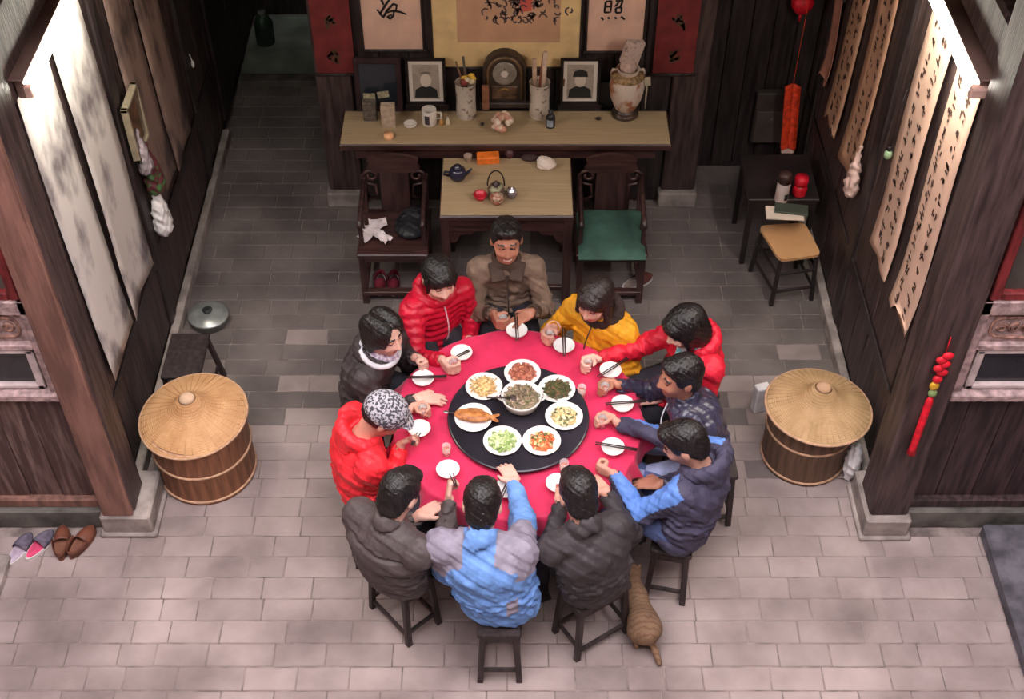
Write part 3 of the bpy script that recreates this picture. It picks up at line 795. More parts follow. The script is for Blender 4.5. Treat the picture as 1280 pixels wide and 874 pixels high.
# woman in charcoal jacket
def dark_reg(c, fr): return np.zeros(len(c))
pe['dark'] = person('woman in a charcoal hooded jacket with white trim and parted black hair', hd(479, 416, 1.12), (-.84, 5.02), head_yaw=-38, head_pitch=6, hair='parted', skin=SKIN_L,
    left=('fist', gp(527, 457, .825), .012, None), right=('flat', gp(522, 497, .81), V3(.97, -.05, -.05)), jm=[J['dark']], hood=J['dark'], collar='none', bulk=1.02)
# person in coral jacket and patterned cap
c3 = cup_at(529, 514)
STICKS.append((gp(519, 549, .87), V3(.12, .9, -.55)))
pe['cap'] = person('person in a bright red hooded jacket and grey patterned cap holding chopsticks', hd(480, 519, 1.10), (-.80, 4.34), head_yaw=8, head_pitch=40, hair='cap',
    left=('grip', c3, .028), right=('fist', gp(518, 553, .855), .011, V3(.1, .75, -.6)), jm=[J['coral']], hood=J['coral'], collar='none', bulk=1.05)
# man in grey jacket, seen from behind
STICKS.append((gp(567, 600, .90), V3(-.15, .8, -.55)))
pe['grey'] = person('man in a quilted grey brown jacket seen from behind lifting chopsticks', hd(500, 616, 1.12), (-.60, 3.80), head_yaw=55, head_pitch=30, skin=SKIN_L,
    right=('fist', gp(568, 607, .885), .011, V3(-.15, .75, -.6), V3(.1, .8, .55)), left=('flat', gp(524, 645, .82), V3(.7, .6, -.1)), jm=[J['grey']], bulk=1.12, style='quilt')
# man in blue fleece, seen from behind
def blue_reg(c, fr):
    q = (c - fr['N']); x = np.abs(q @ fr['r']); h = q @ nrm(fr['up'])
    m = np.zeros(len(c))
    m[(x > .08) & (h > -.06 + (x - .08) * -.55) & (h < .05)] = 1
    for sg in (1, -1):
        S, E_, W, dd = fr['arms'][sg]; ax = nrm(E_ - S); v = c - S; t = v @ ax; d = np.linalg.norm(v - t[:, None] * ax, axis=1)
        m[(t > -.10) & (t < .17) & (d < .12)] = 1
        ax = nrm(W - E_); v = c - E_; t = v @ ax; d = np.linalg.norm(v - t[:, None] * ax, axis=1)
        m[(t > .02) & (t < .3) & (d < .07)] = 0
    z = (q @ fr['r']); m[(np.abs(z - .17) < .03) & (h < -.30) & (h > -.42)] = 1
    return m
pe['blue'] = person('man in a sky blue jacket with grey shoulders reaching over his bowl', hd(603, 630, 1.13), (-.06, 3.62), head_yaw=86, head_pitch=40, skin=SKIN_L,
    right=('flat', gp(643, 602, .85), V3(-.38, .9, -.12)), left=None, jm=[J['blue'], J['greyp']], jregion=blue_reg, bulk=1.12, trousers=J['navyt'])
# man in black jacket, seen from behind
pe['black'] = person('man in a plain black jacket and black trousers seen from behind', hd(723, 617, 1.13), (.42, 3.72), head_yaw=104, head_pitch=35,
    right=('flat', gp(757, 615, .82), V3(-.5, .8, -.1)), left=('flat', gp(702, 628, .82), V3(.1, .95, -.1)), jm=[J['black']], bulk=1.0)
# boy in navy and blue jacket
def bn_reg(c, fr):
    m = np.zeros(len(c)); q = c - fr['N']
    for sg in (1, -1):
        S, E_, W, dd = fr['arms'][sg]
        for A, B_ in ((S, E_), (E_, W)):
            ax = nrm(B_ - A); v = c - A; t = v @ ax; o = v - t[:, None] * ax; L = np.linalg.norm(B_ - A)
            n = nrm(Z - ax * (Z @ ax)); d = np.linalg.norm(o, axis=1)
            m[(t > -.03) & (t < L) & (d < .10) & (o @ n > .018)] = 1
    m[np.abs(q @ fr['r']) < .12] = 0
    return m
c4 = cup_at(753, 527)
pe['bn'] = person('man in a navy jacket with blue sleeve tops and jeans on a wooden stool', hd(855, 553, 1.13), (.91, 4.06), head_yaw=168, head_pitch=28,
    right=('grip', c4, .028), left=('fist', gp(753, 582, .825), .012, None), jm=[J['navyj'], J['bluep']], jregion=bn_reg, trousers=J['jeans'], bulk=1.0, yaw_off=-6, hood=J['navyj'], collar='none')
# man in shiny navy jacket
c5 = cup_at(756, 486)
pe['navy'] = person('man in a shiny navy jacket with short hair turned to the lazy Susan', hd(850, 470, 1.13), (1.06, 4.52), head_yaw=196, head_pitch=2, skin=SKIN_T,
    right=('grip', c5, .028), left=('flat', V3(.80, 4.25, .66), V3(-.9, .2, -.2)), jm=[J['shiny']], style='shiny', bulk=1.06, trousers=J['jeansl'], yaw_off=8)
# woman in red on the right
c6 = cup_at(735, 457)
pe['redr'] = person('woman in a red jacket with a black bob and pale blue scarf', hd(856, 408, 1.13), (1.02, 5.08), head_yaw=206, head_pitch=22, hair='bob', skin=SKIN_L,
    right=('grip', c6, .028), left=None, jm=[J['red2']], hood=J['red2'], collar='none', bulk=1.0)
# child in yellow
c7 = cup_at(687, 421)
pe['yel'] = person('child in a mustard yellow coat with brown fur trimmed hood', hd(744, 374, 1.09), (.54, 5.32), head_yaw=238, head_pitch=14, hair='ponytail', hairm=HAIR_B,
    right=('grip', c7, .028), left=None, jm=[J['yellow']], style='soft', hood=J['fur'], collar='none', cuffm=J['pink'], bulk=1.0)
# ================================================================ fluorescent tube lamps
def tube_lamp(x, sg, y0, y1, z, label, second):
    t = thing('fluorescent_lamp', label, 'lamp', (x, y0, z))
    L_ = y1 - y0
    b = MB(); b.bbox((sg * .03 - .02, 0, -.02), (sg * .03 + .02, L_, .09), .006); obj('batten', b, mat('lamp_batten', (118, 92, 84), .5, .1), t)
    b = MB(); b.bbox((min(sg * .075, -sg * .008), -.03, .088), (max(sg * .075, -sg * .008), L_ + .03, .1), .004); obj('light_block_plate', b, mat('lamp_batten', (0, 0, 0)), t)  # plate added to stop tube light reaching the beam above
    b = MB(); b.tube([(-sg * .012, .03, .02), (-sg * .012, L_ - .03, .02)], .015, 12)
    o = obj('tube', b, mat('lit_tube', (255, 255, 245), .3, 0, emit=((255, 250, 232), TUBE_STRENGTH)), t)
    for yy in (.012, L_ - .03):
        b = MB(); b.bbox((-.016, yy - .012, -.018), (.016, yy + .02, .04), .004); obj('tube_holder', b, mat('lamp_holder', (196, 160, 148), .5, .1), t)
    if second:
        b = MB()
        b.tube([(sg * .062, -.02, .04), (sg * .062, L_ * .34, .04)], .011, 10); b.tube([(sg * .062, L_ * .40, .04), (sg * .062, L_ - .05, .04)], .011, 10)
        obj('unlit_tube', b, mat('unlit_tube_glass', (226, 222, 214), .25, .05), t)
        b = MB(); b.bbox((-.03, -.03, .0), (.08, .01, .05), .006); obj('end_bracket', b, mat('lamp_holder', (0, 0, 0)), t)
    return t
for x, sg in ((XL, 1), (XR, -1)):
    mb = MB(); mb.bbox((min(x - sg * .02, x + sg * .062), 4.5, 2.765), (max(x - sg * .02, x + sg * .062), 6.25, 3.0), .01); struct('trim_%d' % n_tr, mb, WOOD_D); n_tr += 1
tube_lamp(XL + .12, -1, 4.76, 5.96, 2.80, 'lit fluorescent tube above the pair of ink landscape scrolls', False)
tube_lamp(XR - .13, 1, 4.70, 5.90, 2.84, 'lit fluorescent tube on a batten above the calligraphy scrolls', True)
# ================================================================ round table, cloth, lazy Susan
TABZ = .757
t = thing('round_table', 'round dining table hidden under the crimson cloth', 'table', (TC[0], TC[1], 0))
tw = mat('table_wood', (92, 58, 44), .5, .25, 5, (1, 6, 6))
b = MB(); b.lathe([(.62, .722), (.675, .726), (.68, .735), (.68, .75), (.67, TABZ - .003)], 48); obj('tabletop', b, tw, t)
b = MB(); b.lathe([(.20, 0), (.20, .03), (.07, .06), (.055, .35), (.08, .68), (.22, .72)], 20); obj('pedestal', b, tw, t)
angs = []
for k_ in pe:
    o_ = pe[k_][5]; angs.append(math.atan2(o_[1] - TC[1], o_[0] - TC[0]))
CLOTH = mat('crimson_tablecloth', (208, 42, 86), .6, .09, 7, bump=.15, bscale=14, sheen=.15)
mb = MB(); nA = 264; prof = [0, .12, .25, .40, .54, .625, .675]; sk = 9
vs = [(0, 0, TABZ + .004)]; fs = []
def ring(fn):
    for k_ in range(nA): vs.append(fn(2 * math.pi * k_ / nA))
rings = 0
for rr in prof[1:]:
    ring(lambda a, rr=rr: (rr * math.cos(a), rr * math.sin(a), TABZ + .004 + .0015 * math.sin(5 * a + rr * 20))); rings += 1
def hang(a):
    g = min(abs((a - q + math.pi) % (2 * math.pi) - math.pi) for q in angs)
    return .10 + .17 * max(0, min(1, (g - .10) / .18)) ** 1.2
for i in range(1, sk + 1):
    u = i / sk
    def fn(a, u=u):
        L = hang(a); z = TABZ + .004 - L * u * (u if u < .12 else 1)
        rr = .684 + .012 * u + .022 * u * math.sin(a * 23 + 2 * math.sin(a * 3)) + .012 * u * math.sin(a * 41 + 1)
        g = (L - .10) / .17; rr += (1 - g) * u * .05 - g * u * .03
        return (rr * math.cos(a), rr * math.sin(a), z)
    ring(fn); rings += 1
for k_ in range(nA): fs.append((0, 1 + k_, 1 + (k_ + 1) % nA))
for i in range(rings - 1):
    for k_ in range(nA):
        a0 = 1 + i * nA + k_; a1 = 1 + i * nA + (k_ + 1) % nA; fs.append((a0, a0 + nA, a1 + nA, a1))
mb.add(vs, fs, 0, True)
o = obj('tablecloth', mb, CLOTH, None, (TC[0], TC[1], 0)); sm = o.modifiers.new('t', 'SOLIDIFY'); sm.thickness = .002
tag(o, 'crimson tablecloth draped over the round dining table', 'tablecloth')
CZ = TABZ + .007
sc_ = P(648, 521, .80)
t = thing('lazy_susan', 'round black lazy Susan turntable on the crimson cloth', 'turntable', (sc_.x, sc_.y, CZ))
b = MB(); b.lathe([(.13, 0), (.13, .022), (.06, .026)], 32); obj('base', b, mat('susan_base', (60, 58, 60), .4), t)
b = MB(); b.lathe([(.375, .026), (.386, .028), (.39, .033), (.386, .038), (.375, .040)], 72); obj('turntable_disc', b, mat('black_glass_disc', (44, 40, 48), .22, .2, 4, spec=.5), t)
SZ = CZ + .0405
# ---------------------------------------------------------------- dishes
CER = mat('white_porcelain', (236, 232, 230), .25, .03, 6, spec=.5)
CER_B = mat('cream_porcelain', (214, 202, 194), .3, .05, 6)
def plate(px, py, label, r=.104, n=40):
    c = P(px, py, SZ + .015); b = MB()
    b.lathe([(.055, 0), (.058, .004), (r * .93, .019), (r, .024), (r * .985, .026), (r * .8, .016), (.06, .009), (.0001, .008)], n)
    o = obj('dish_plate', b, CER, None, (c.x, c.y, SZ)); tag(o, label, 'plate', 'dishes on the lazy Susan')
    return c
def food(name, c, cols, label, n, r, h, kind, z0=.011, seed=1):
    rn = random.Random(seed); b = MB()
    b.ball((0, 0, 0), (r * .95, r * .95, h * .75), 16, 8, 0)
    for i in range(n):
        a = rn.uniform(0, 6.283); rr = r * math.sqrt(rn.random()) * .98; zz = h * math.sqrt(max(0, 1 - (rr / r) ** 2)) * .8 + rn.uniform(0, .006)
        p = Vector((rr * math.cos(a), rr * math.sin(a), zz)); mi = rn.randrange(len(cols))
        M = Matrix.Rotation(rn.uniform(0, 6.28), 4, 'Z') @ Matrix.Rotation(rn.uniform(-.7, .7), 4, 'X')
        if kind == 'strip':
            d = Vector((math.cos(rn.uniform(0, 6.28)), math.sin(rn.uniform(0, 6.28)), 0)); L_ = rn.uniform(.02, .034)
            b.tube([p - d * L_, p + Vector((0, 0, .005)), p + d * L_], .0032, 5, mi)
        elif kind == 'chunk': b.ball(p, (rn.uniform(.009, .016), rn.uniform(.007, .012), rn.uniform(.005, .009)), 6, 4, mi, M)
        elif kind == 'slice': b.lathe([(.0135, -.0022), (.0135, .0022)], 9, mi, mtx=Matrix.Translation(p) @ M @ Matrix.Diagonal((1, rn.uniform(.5, .9), 1, 1)), smooth=False)
        elif kind == 'leaf':
            b.ball(p, (rn.uniform(.012, .022), rn.uniform(.003, .006), .0025), 6, 4, mi, M)
    o = obj(name, b, [mat('food_%s_%d' % (name, i), q, .45, .18, 60) for i, q in enumerate(cols)], None, (c.x, c.y, SZ + z0))
    tag(o, label, 'food', 'food on the lazy Susan', 'stuff'); return o
c = plate(653, 467, 'white plate of reddish braised meat behind the large soup bowl')
food('braised_meat', c, [(176, 104, 84), (198, 130, 104), (150, 82, 66)], 'reddish braised meat pieces heaped on a plate', 90, .075, .028, 'chunk', seed=2)
c = plate(605, 484, 'white plate of golden shreds')
food('potato_shreds', c, [(226, 188, 128), (238, 208, 156), (210, 164, 104)], 'golden fried shreds piled on a plate', 110, .066, .025, 'strip', seed=3)
c = plate(696, 487, 'white plate of dark green vegetables')
food('stir_fried_greens', c, [(84, 84, 52), (104, 98, 62), (128, 88, 62), (70, 74, 46)], 'dark green stir fried vegetables piled on a plate', 130, .074, .024, 'leaf', seed=4)
c = plate(705, 521, 'white plate of pale yellow pieces with herbs')
food('cauliflower_florets', c, [(228, 208, 160), (236, 222, 184), (112, 112, 74), (214, 188, 132)], 'pale yellow florets with dark herbs on a plate', 90, .07, .026, 'chunk', seed=5)
c = plate(628, 552, 'white plate of pale green slices')
food('cucumber_slices', c, [(176, 196, 128), (204, 216, 166), (136, 160, 92)], 'pale green cucumber slices piled on a plate', 95, .072, .026, 'slice', seed=6)
c = plate(677, 552, 'white plate of orange and red stir fry')
food('carrot_stir_fry', c, [(214, 120, 66), (196, 92, 56), (232, 190, 140), (104, 112, 64)], 'orange and red stir fried pieces on a plate', 95, .066, .028, 'chunk', seed=7)
c = plate(592, 523, 'white plate under the whole braised fish')
fs_ = Sdf(); C0 = V3(c.x, c.y, SZ + .038); fx = nrm(V3(1, -.14, 0)); fy = np.cross(Z, fx)
fs_.ell(C0, (.085, .042, .02), np.stack([fx, fy, Z]), .01); fs_.ell(C0 - fx * .065, (.04, .03, .018), np.stack([fx, fy, Z]), .02)
fs_.cap(C0 + fx * .07, C0 + fx * .10, .016, .008, .02, fy, 1.3)
fs_.ell(C0 + fx * .118 + fy * .014, (.028, .012, .005), np.stack([nrm(fx + fy * .5), nrm(fy - fx * .5), Z]), .008); fs_.ell(C0 + fx * .118 - fy * .014, (.028, .012, .005), np.stack([nrm(fx - fy * .5), nrm(fy + fx * .5), Z]), .008)
fs_.ell(C0 + fy * .04, (.05, .016, .006), np.stack([fx, fy, Z]), .01)
for q in (-.03, 0, .03): fs_.cap(C0 + fx * q + Z * .024 - fy * .03, C0 + fx * (q + .02) + Z * .024 + fy * .03, .004, .004, .004, op=-1)
o = sdf_obj('braised_fish', fs_, .0035, mat('braised_fish_skin', (150, 84, 42), .3, .2, 40, col2=(206, 140, 84), bump=.4, bscale=90), None, V3(0, 0, 0))
tag(o, 'whole braised brown fish lying on an oval of white plate', 'fish')
b = MB(); b.bar((c.x - .145, c.y + .03, SZ + .03), (c.x - .08, c.y + .01, SZ + .045), .008, .004); b.ball((c.x - .15, c.y + .032, SZ + .03), (.017, .012, .005), 10, 6)
tag(obj('serving_spoon', b, mat('steel_spoon', (170, 165, 165), .3, .05, metal=.9)), 'small steel spoon lying beside the braised fish', 'spoon')
# big soup bowl
c = P(652, 501, SZ + .06); t = thing('soup_bowl', 'large white deep bowl in the middle of the lazy Susan', 'bowl', (c.x, c.y, SZ))
b = MB(); b.lathe([(.055, 0), (.058, .008), (.09, .04), (.108, .09), (.112, .105), (.106, .104), (.10, .085), (.0001, .08)], 40); obj('bowl_body', b, CER, t)
for sx in (-1, 1):
    b = MB(); b.tube([(sx * .105, -.03, .092), (sx * .128, -.012, .094), (sx * .128, .012, .094), (sx * .105, .03, .092)], .006, 8); obj('handle', b, CER, t)
food('soup', Vector((c.x, c.y, 0)), [(136, 118, 96), (120, 124, 84), (176, 152, 130), (98, 84, 68)], 'grey green stew filling the deep white bowl', 120, .098, .02, 'leaf', z0=.086, seed=9)
b = MB(); b.tube([(c.x - .06, c.y - .02, SZ + .105), (c.x - .12, c.y - .035, SZ + .125), (c.x - .19, c.y - .04, SZ + .13)], [.006, .005, .006], 8); b.ball((c.x - .045, c.y - .018, SZ + .1), (.03, .022, .009), 10, 6)
tag(obj('ladle', b, mat('dark_ladle', (70, 58, 56), .4)), 'dark ladle resting in the deep soup bowl', 'ladle')
# ---------------------------------------------------------------- rice bowls, chopsticks, cups
bm_ = MB(); bm_.lathe([(.026, 0), (.028, .006), (.046, .02), (.060, .042), (.063, .048), (.060, .047), (.045, .024), (.022, .011), (.0001, .010)], 32)
BOWLM = None
bowls = [(646, 414, 'taupe jacketed man', 92), (705, 433, 'yellow coated child', 90), (577, 442, 'woman in the crimson puffer', 35), (529, 474, 'woman in the charcoal jacket', 2),
         (524, 537, 'person in the patterned cap', None), (560, 588, 'man in the quilted grey jacket', None), (763, 464, 'red jacketed woman with a bob', 40), (778, 506, 'shiny navy jacketed man', 6),
         (766, 560, 'man with blue sleeve tops', -12), (632, 612, 'sky blue jacketed man', 70), (697, 605, 'man in the plain black jacket', None)]
STK = mat('dark_chopstick', (58, 42, 42), .45, .15, 30)
def stick(a_, b_, label, grp):
    m = MB(); m.tube([a_, b_], [.0050, .0034], 6); return tag(obj('chopstick', m, STK), label, 'chopstick', grp)
food_bits = mat('bowl_scraps', (190, 170, 140), .6, .2, 60)
for px, py, who, ang in bowls:
    c = P(px, py, CZ + .035)
    if BOWLM is None: o = obj('rice_bowl', bm_, CER, None, (c.x, c.y, CZ)); BOWLM = o.data
    else: o = bpy.data.objects.new('rice_bowl', BOWLM); link(o); o.location = (c.x, c.y, CZ)
    tag(o, 'small white rice bowl set before the ' + who, 'bowl', 'rice bowls around the table edge')
    if ang is not None:
        d = Vector((math.cos(R(ang)), math.sin(R(ang)), 0)); n_ = Vector((-d.y, d.x, 0)); L_ = .12 if px != 577 else .05
        for s_ in (-1, 1):
            m0 = Vector((c.x, c.y, CZ + (.0525 if px != 577 else .03))) + n_ * .006 * s_ + d * .012
            stick(m0 + d * L_ * 1.0, m0 - d * L_ * .9, 'dark chopstick laid across the bowl of the ' + who, 'chopsticks laid on the bowls')
for (c, d), who in zip(STICKS, ('person in the patterned cap', 'man in the quilted grey jacket')):
    d = nrm(d); n_ = nrm(np.cross(d, Z))
    for s_ in (-1, 1): stick(c - d * .09 + n_ * .004 * s_, c + d * .105 + n_ * .010 * s_, 'dark chopstick held by the ' + who, 'chopsticks held in hands')
GLASS = mat('clear_glass', (250, 246, 246), .05, 0, spec=.6); GLASS.node_tree.nodes['Principled BSDF'].inputs['Alpha'].default_value = .28
DRINK = mat('pink_amber_drink', (206, 140, 124), .15, .05)
cm = MB(); cm.lathe([(.019, 0), (.021, .002), (.0255, .075), (.024, .0752), (.0195, .006), (.0001, .005)], 20)
dm = MB(); dm.lathe([(.0188, .0065), (.0225, .045), (.0001, .0455)], 20)
whoC = ['taupe jacketed man', 'woman in the crimson puffer', 'person in the patterned cap', 'man with blue sleeve tops', 'shiny navy jacketed man', 'red jacketed woman with a bob', 'yellow coated child']
proto = None
spots = [(c[0], c[1], 'small drinking glass held by the ' + w_, CZ + .008) for c, w_ in zip(CUPS, whoC)]
for px, py, l_ in ((558, 563, 'small drinking glass standing beside the bowl of the quilted grey jacketed man'), (705, 583, 'small drinking glass standing before the man in plain black'), (727, 489, 'small drinking glass standing between the lazy Susan and the shiny navy jacketed man')):
    c = P(px, py, CZ + .04); spots.append((c.x, c.y, l_, CZ))
for x_, y_, l_, z_ in spots:
    if proto is None:
        proto = thing('drinking_glass', l_, 'glass', (x_, y_, z_), 0, 'drinking glasses on the round table'); obj('tumbler', cm, GLASS, proto); obj('drink', dm, DRINK, proto)
    else:
        q = dup(proto); q.location = (x_, y_, z_); q['label'] = l_
# ---------------------------------------------------------------- stools
STW = mat('black_brown_stool_wood', (50, 40, 40), .5, .3, 6, (5, 5, .8), .25, 22)
def make_stool(loc, rz, label):
    t = thing('wooden_stool', label, 'stool', (loc[0], loc[1], 0), rz, 'wooden stools around the round table')
    hx, hy = .155, .10
    b = MB(); b.bbox((-hx - .012, -hy - .012, .428), (hx + .012, hy + .012, .462), .006); obj('seat', b, STW, t)
    for sx in (-1, 1):
        for sy in (-1, 1):
            b = MB(); b.bar((sx * (hx + .006), sy * (hy + .004), 0), (sx * (hx - .016), sy * (hy - .016), .43), .032, .032); obj('leg', b, STW, t)
    for sy in (-1, 1):
        b = MB(); b.bar((-hx, sy * hy, .075), (hx, sy * hy, .075), .018, .026); obj('stretcher', b, STW, t)
        b = MB(); b.bar((-hx, sy * (hy - .012), .385), (hx, sy * (hy - .012), .385), .016, .05); obj('apron', b, STW, t)
    for sx in (-1, 1):
        b = MB(); b.bar((sx * hx, -hy, .105), (sx * hx, hy, .105), .018, .026); obj('stretcher', b, STW, t)
        b = MB(); b.bar((sx * (hx - .012), -hy, .385), (sx * (hx - .012), hy, .385), .016, .05); obj('apron', b, STW, t)
    return t
st = None
for x_, y_, a_, l_ in ((-.59, 3.85, -48, 'stool under the man in the quilted grey jacket'), (-.065, 3.605, 90, 'stool under the man in sky blue'), (.428, 3.745, 33, 'stool under the man in plain black'),
                       (.88, 4.10, 78, 'stool under the man in jeans with blue sleeve tops'), (1.10, 4.56, 2, 'stool under the man in shiny navy'), (1.04, 5.10, 25, 'stool under the red jacketed woman with a bob'),
                       (.54, 5.33, 60, 'stool under the child in mustard yellow'), (-.03, 5.76, 0, 'stool under the man in taupe'), (-.50, 5.48, -60, 'stool under the woman in the crimson puffer'),
                       (-.84, 5.02, 80, 'stool under the woman in charcoal'), (-.80, 4.34, 100, 'stool under the person in the patterned cap')):
    l_ = 'dark wooden ' + l_
    if st is None: st = make_stool((x_, y_), R(a_), l_)
    else:
        q = dup(st); q.location = (x_, y_, 0); q.rotation_euler = (0, 0, R(a_)); q['label'] = l_
# cap of the person in coral red
def add_cap():
    root, fr, hl, HR, arms, org = pe['cap']; s_ = Sdf(); hs = 1.09
    s_.ell(hl(0, -.012, .035), (.098 * hs, .116 * hs, .098 * hs), HR, .02); s_.ell(hl(0, .10, .035), (.075 * hs, .05 * hs, .014 * hs), HR, .02)
    s_.ell(hl(0, .0, -.10), (.16 * hs, .2 * hs, .115 * hs), HR, .012, -1)
    m = mat('patterned_cap_cloth', (70, 68, 78), .9, 0, 75, col2=(186, 182, 190), ramp=(.45, .55), bump=.3, detail=1)
    sdf_obj('cap', s_, .006, m, root, org)
add_cap()
# trim, scarves, zips and hoods
def trims():
    root, fr, hl, HR, arms, org = pe['dark']; N = fr['N']; f = fr['f']; r = fr['r']
    s_ = Sdf(); s_.tor(N + f * .012 + Z * .022, nrm(Z * .85 + f * .5), .112, .015, .01, 1.0, w=r, sq=1.12)
    sdf_obj('hood_trim', s_, .006, J['white'], root, org)
    s_ = Sdf(); s_.tor(N + f * .02 + Z * .02, nrm(Z + f * .4), .066, .024, .01, 1.2); s_.ell(N + f * .09 - Z * .015, (.035, .03, .04), None, .02)
    sdf_obj('scarf', s_, .006, mat('lilac_scarf', (170, 150, 182), .9, 0, 50, col2=(228, 222, 230), ramp=(.45, .6)), root, org)
    root, fr, hl, HR, arms, org = pe['redr']; N = fr['N']; f = fr['f']; r = fr['r']
    s_ = Sdf(); s_.tor(N + f * .02 + Z * .02, nrm(Z + f * .4), .064, .022, .01, 1.3)
    s_.cap(N + f * .09 - Z * .01, N + f * .11 - Z * .09, .026, .02, .02)
    sdf_obj('scarf', s_, .006, mat('pale_blue_scarf', (120, 190, 206), .9, 0, 40, col2=(226, 230, 232), ramp=(.45, .6)), root, org)
    for k_, col in (('brown', (60, 50, 46)), ('redw', (190, 150, 160)), ('yel', (60, 40, 34)), ('navy', (190, 186, 196))):
        root, fr, hl, HR, arms, org = pe[k_]; N = fr['N']; f = fr['f']
        pts = []
        m = MB()
        top = N + f * .085 - Z * .05; bot = fr['hip'] + f * .165 + Z * .09
        for i in range(9):
            u = i / 8; q = top * (1 - u) + bot * u + f * .055 * math.sin(u * 3.0) ; pts.append(Vector(q - org))
        m.tube(pts, .0045, 6); obj('zip', m, mat('zip_' + k_, col, .4), root)
trims()
# ================================================================ altar table against the back wall
RW = mat('old_lacquer_wood', (62, 38, 36), .42, .3, 5, (.8, 6, 6), .25, 18, coat=.2)
RWV = mat('old_lacquer_wood_upright', (58, 37, 36), .42, .3, 5, (6, 6, .8), .25, 18, coat=.2)
MATT = mat('woven_bamboo_mat', (152, 128, 98), .75, .0, 3, (1, 110, 1), .25, 40, col2=(186, 162, 128), ramp=(.3, .7))
AZ = .90; AX0, AX1, AY0, AY1 = -1.165, 1.075, 6.93, 7.32
t = thing('altar_table', 'long narrow altar table with a bamboo mat top against the back wall', 'table', (0, 0, 0))
b = MB(); b.bbox((AX0, AY0, AZ - .055), (AX1, AY1, AZ - .004), .008); obj('tabletop', b, RW, t)
b = MB(); b.bbox((AX0 + .012, AY0 + .012, AZ - .006), (AX1 - .012, AY1 - .006, AZ), .002); obj('bamboo_mat', b, MATT, t)
for sx in (AX0 + .28, AX1 - .28):
    for yy in (AY0 + .05, AY1 - .05):
        b = MB(); b.bar((sx, yy, 0), (sx, yy, AZ - .05), .05, .05); obj('leg', b, RWV, t)
    b = MB(); b.bbox((sx - .015, AY0 + .06, .12), (sx + .015, AY1 - .06, AZ - .15), .004); obj('end_panel', b, RWV, t)
for yy in (AY0 + .045, AY1 - .045):
    b = MB(); b.bbox((AX0 + .10, yy - .014, AZ - .14), (AX1 - .10, yy + .014, AZ - .055), .004); obj('apron', b, RW, t)
# ---------------------------------------------------------------- square table with mat
TZ = .80; TX0, TX1, TY0, TY1 = -.47, .40, 6.31, 6.925
t = thing('square_table', 'square lacquered table with a pale bamboo mat between two armchairs', 'table')
b = MB(); b.bbox((TX0, TY0, TZ - .05), (TX1, TY1, TZ - .004), .008); obj('tabletop', b, RW, t)
b = MB(); b.bbox((TX0 + .008, TY0 + .012, TZ - .006), (TX1 - .008, TY1 - .01, TZ), .002); obj('bamboo_mat', b, MATT, t)
for sx in (TX0 + .035, TX1 - .035):
    for yy in (TY0 + .035, TY1 - .035):
        b = MB(); b.bar((sx, yy, 0), (sx, yy, TZ - .045), .055, .055); obj('leg', b, RWV, t)
b = MB(); b.bbox((TX0 + .03, TY0 + .02, TZ - .15), (TX1 - .03, TY0 + .045, TZ - .05), .006); obj('apron', b, RW, t)
for k, sx in ((0, TX0 + .035), (1, TX1 - .035)):
    b = MB(); b.bbox((sx - .015, TY0 + .04, TZ - .15), (sx + .015, TY1 - .04, TZ - .05), .006); obj('apron', b, RW, t)
for k, sg in ((0, 1), (1, -1)):
    x0 = TX0 + .06 if sg > 0 else TX1 - .06; pts = [(x0 + sg * .0, TY0 + .03, TZ - .15), (x0 + sg * .17, TY0 + .03, TZ - .15), (x0 + sg * .15, TY0 + .03, TZ - .18), (x0 + sg * .07, TY0 + .03, TZ - .19), (x0 + sg * .05, TY0 + .03, TZ - .24), (x0, TY0 + .03, TZ - .27)]
    b = MB(); b.poly(pts, .02); obj('carved_bracket', b, RW, t)
b = MB(); b.bar((TX0 + .04, TY0 + .035, .14), (TX1 - .04, TY0 + .035, .14), .03, .04); obj('stretcher', b, RW, t)
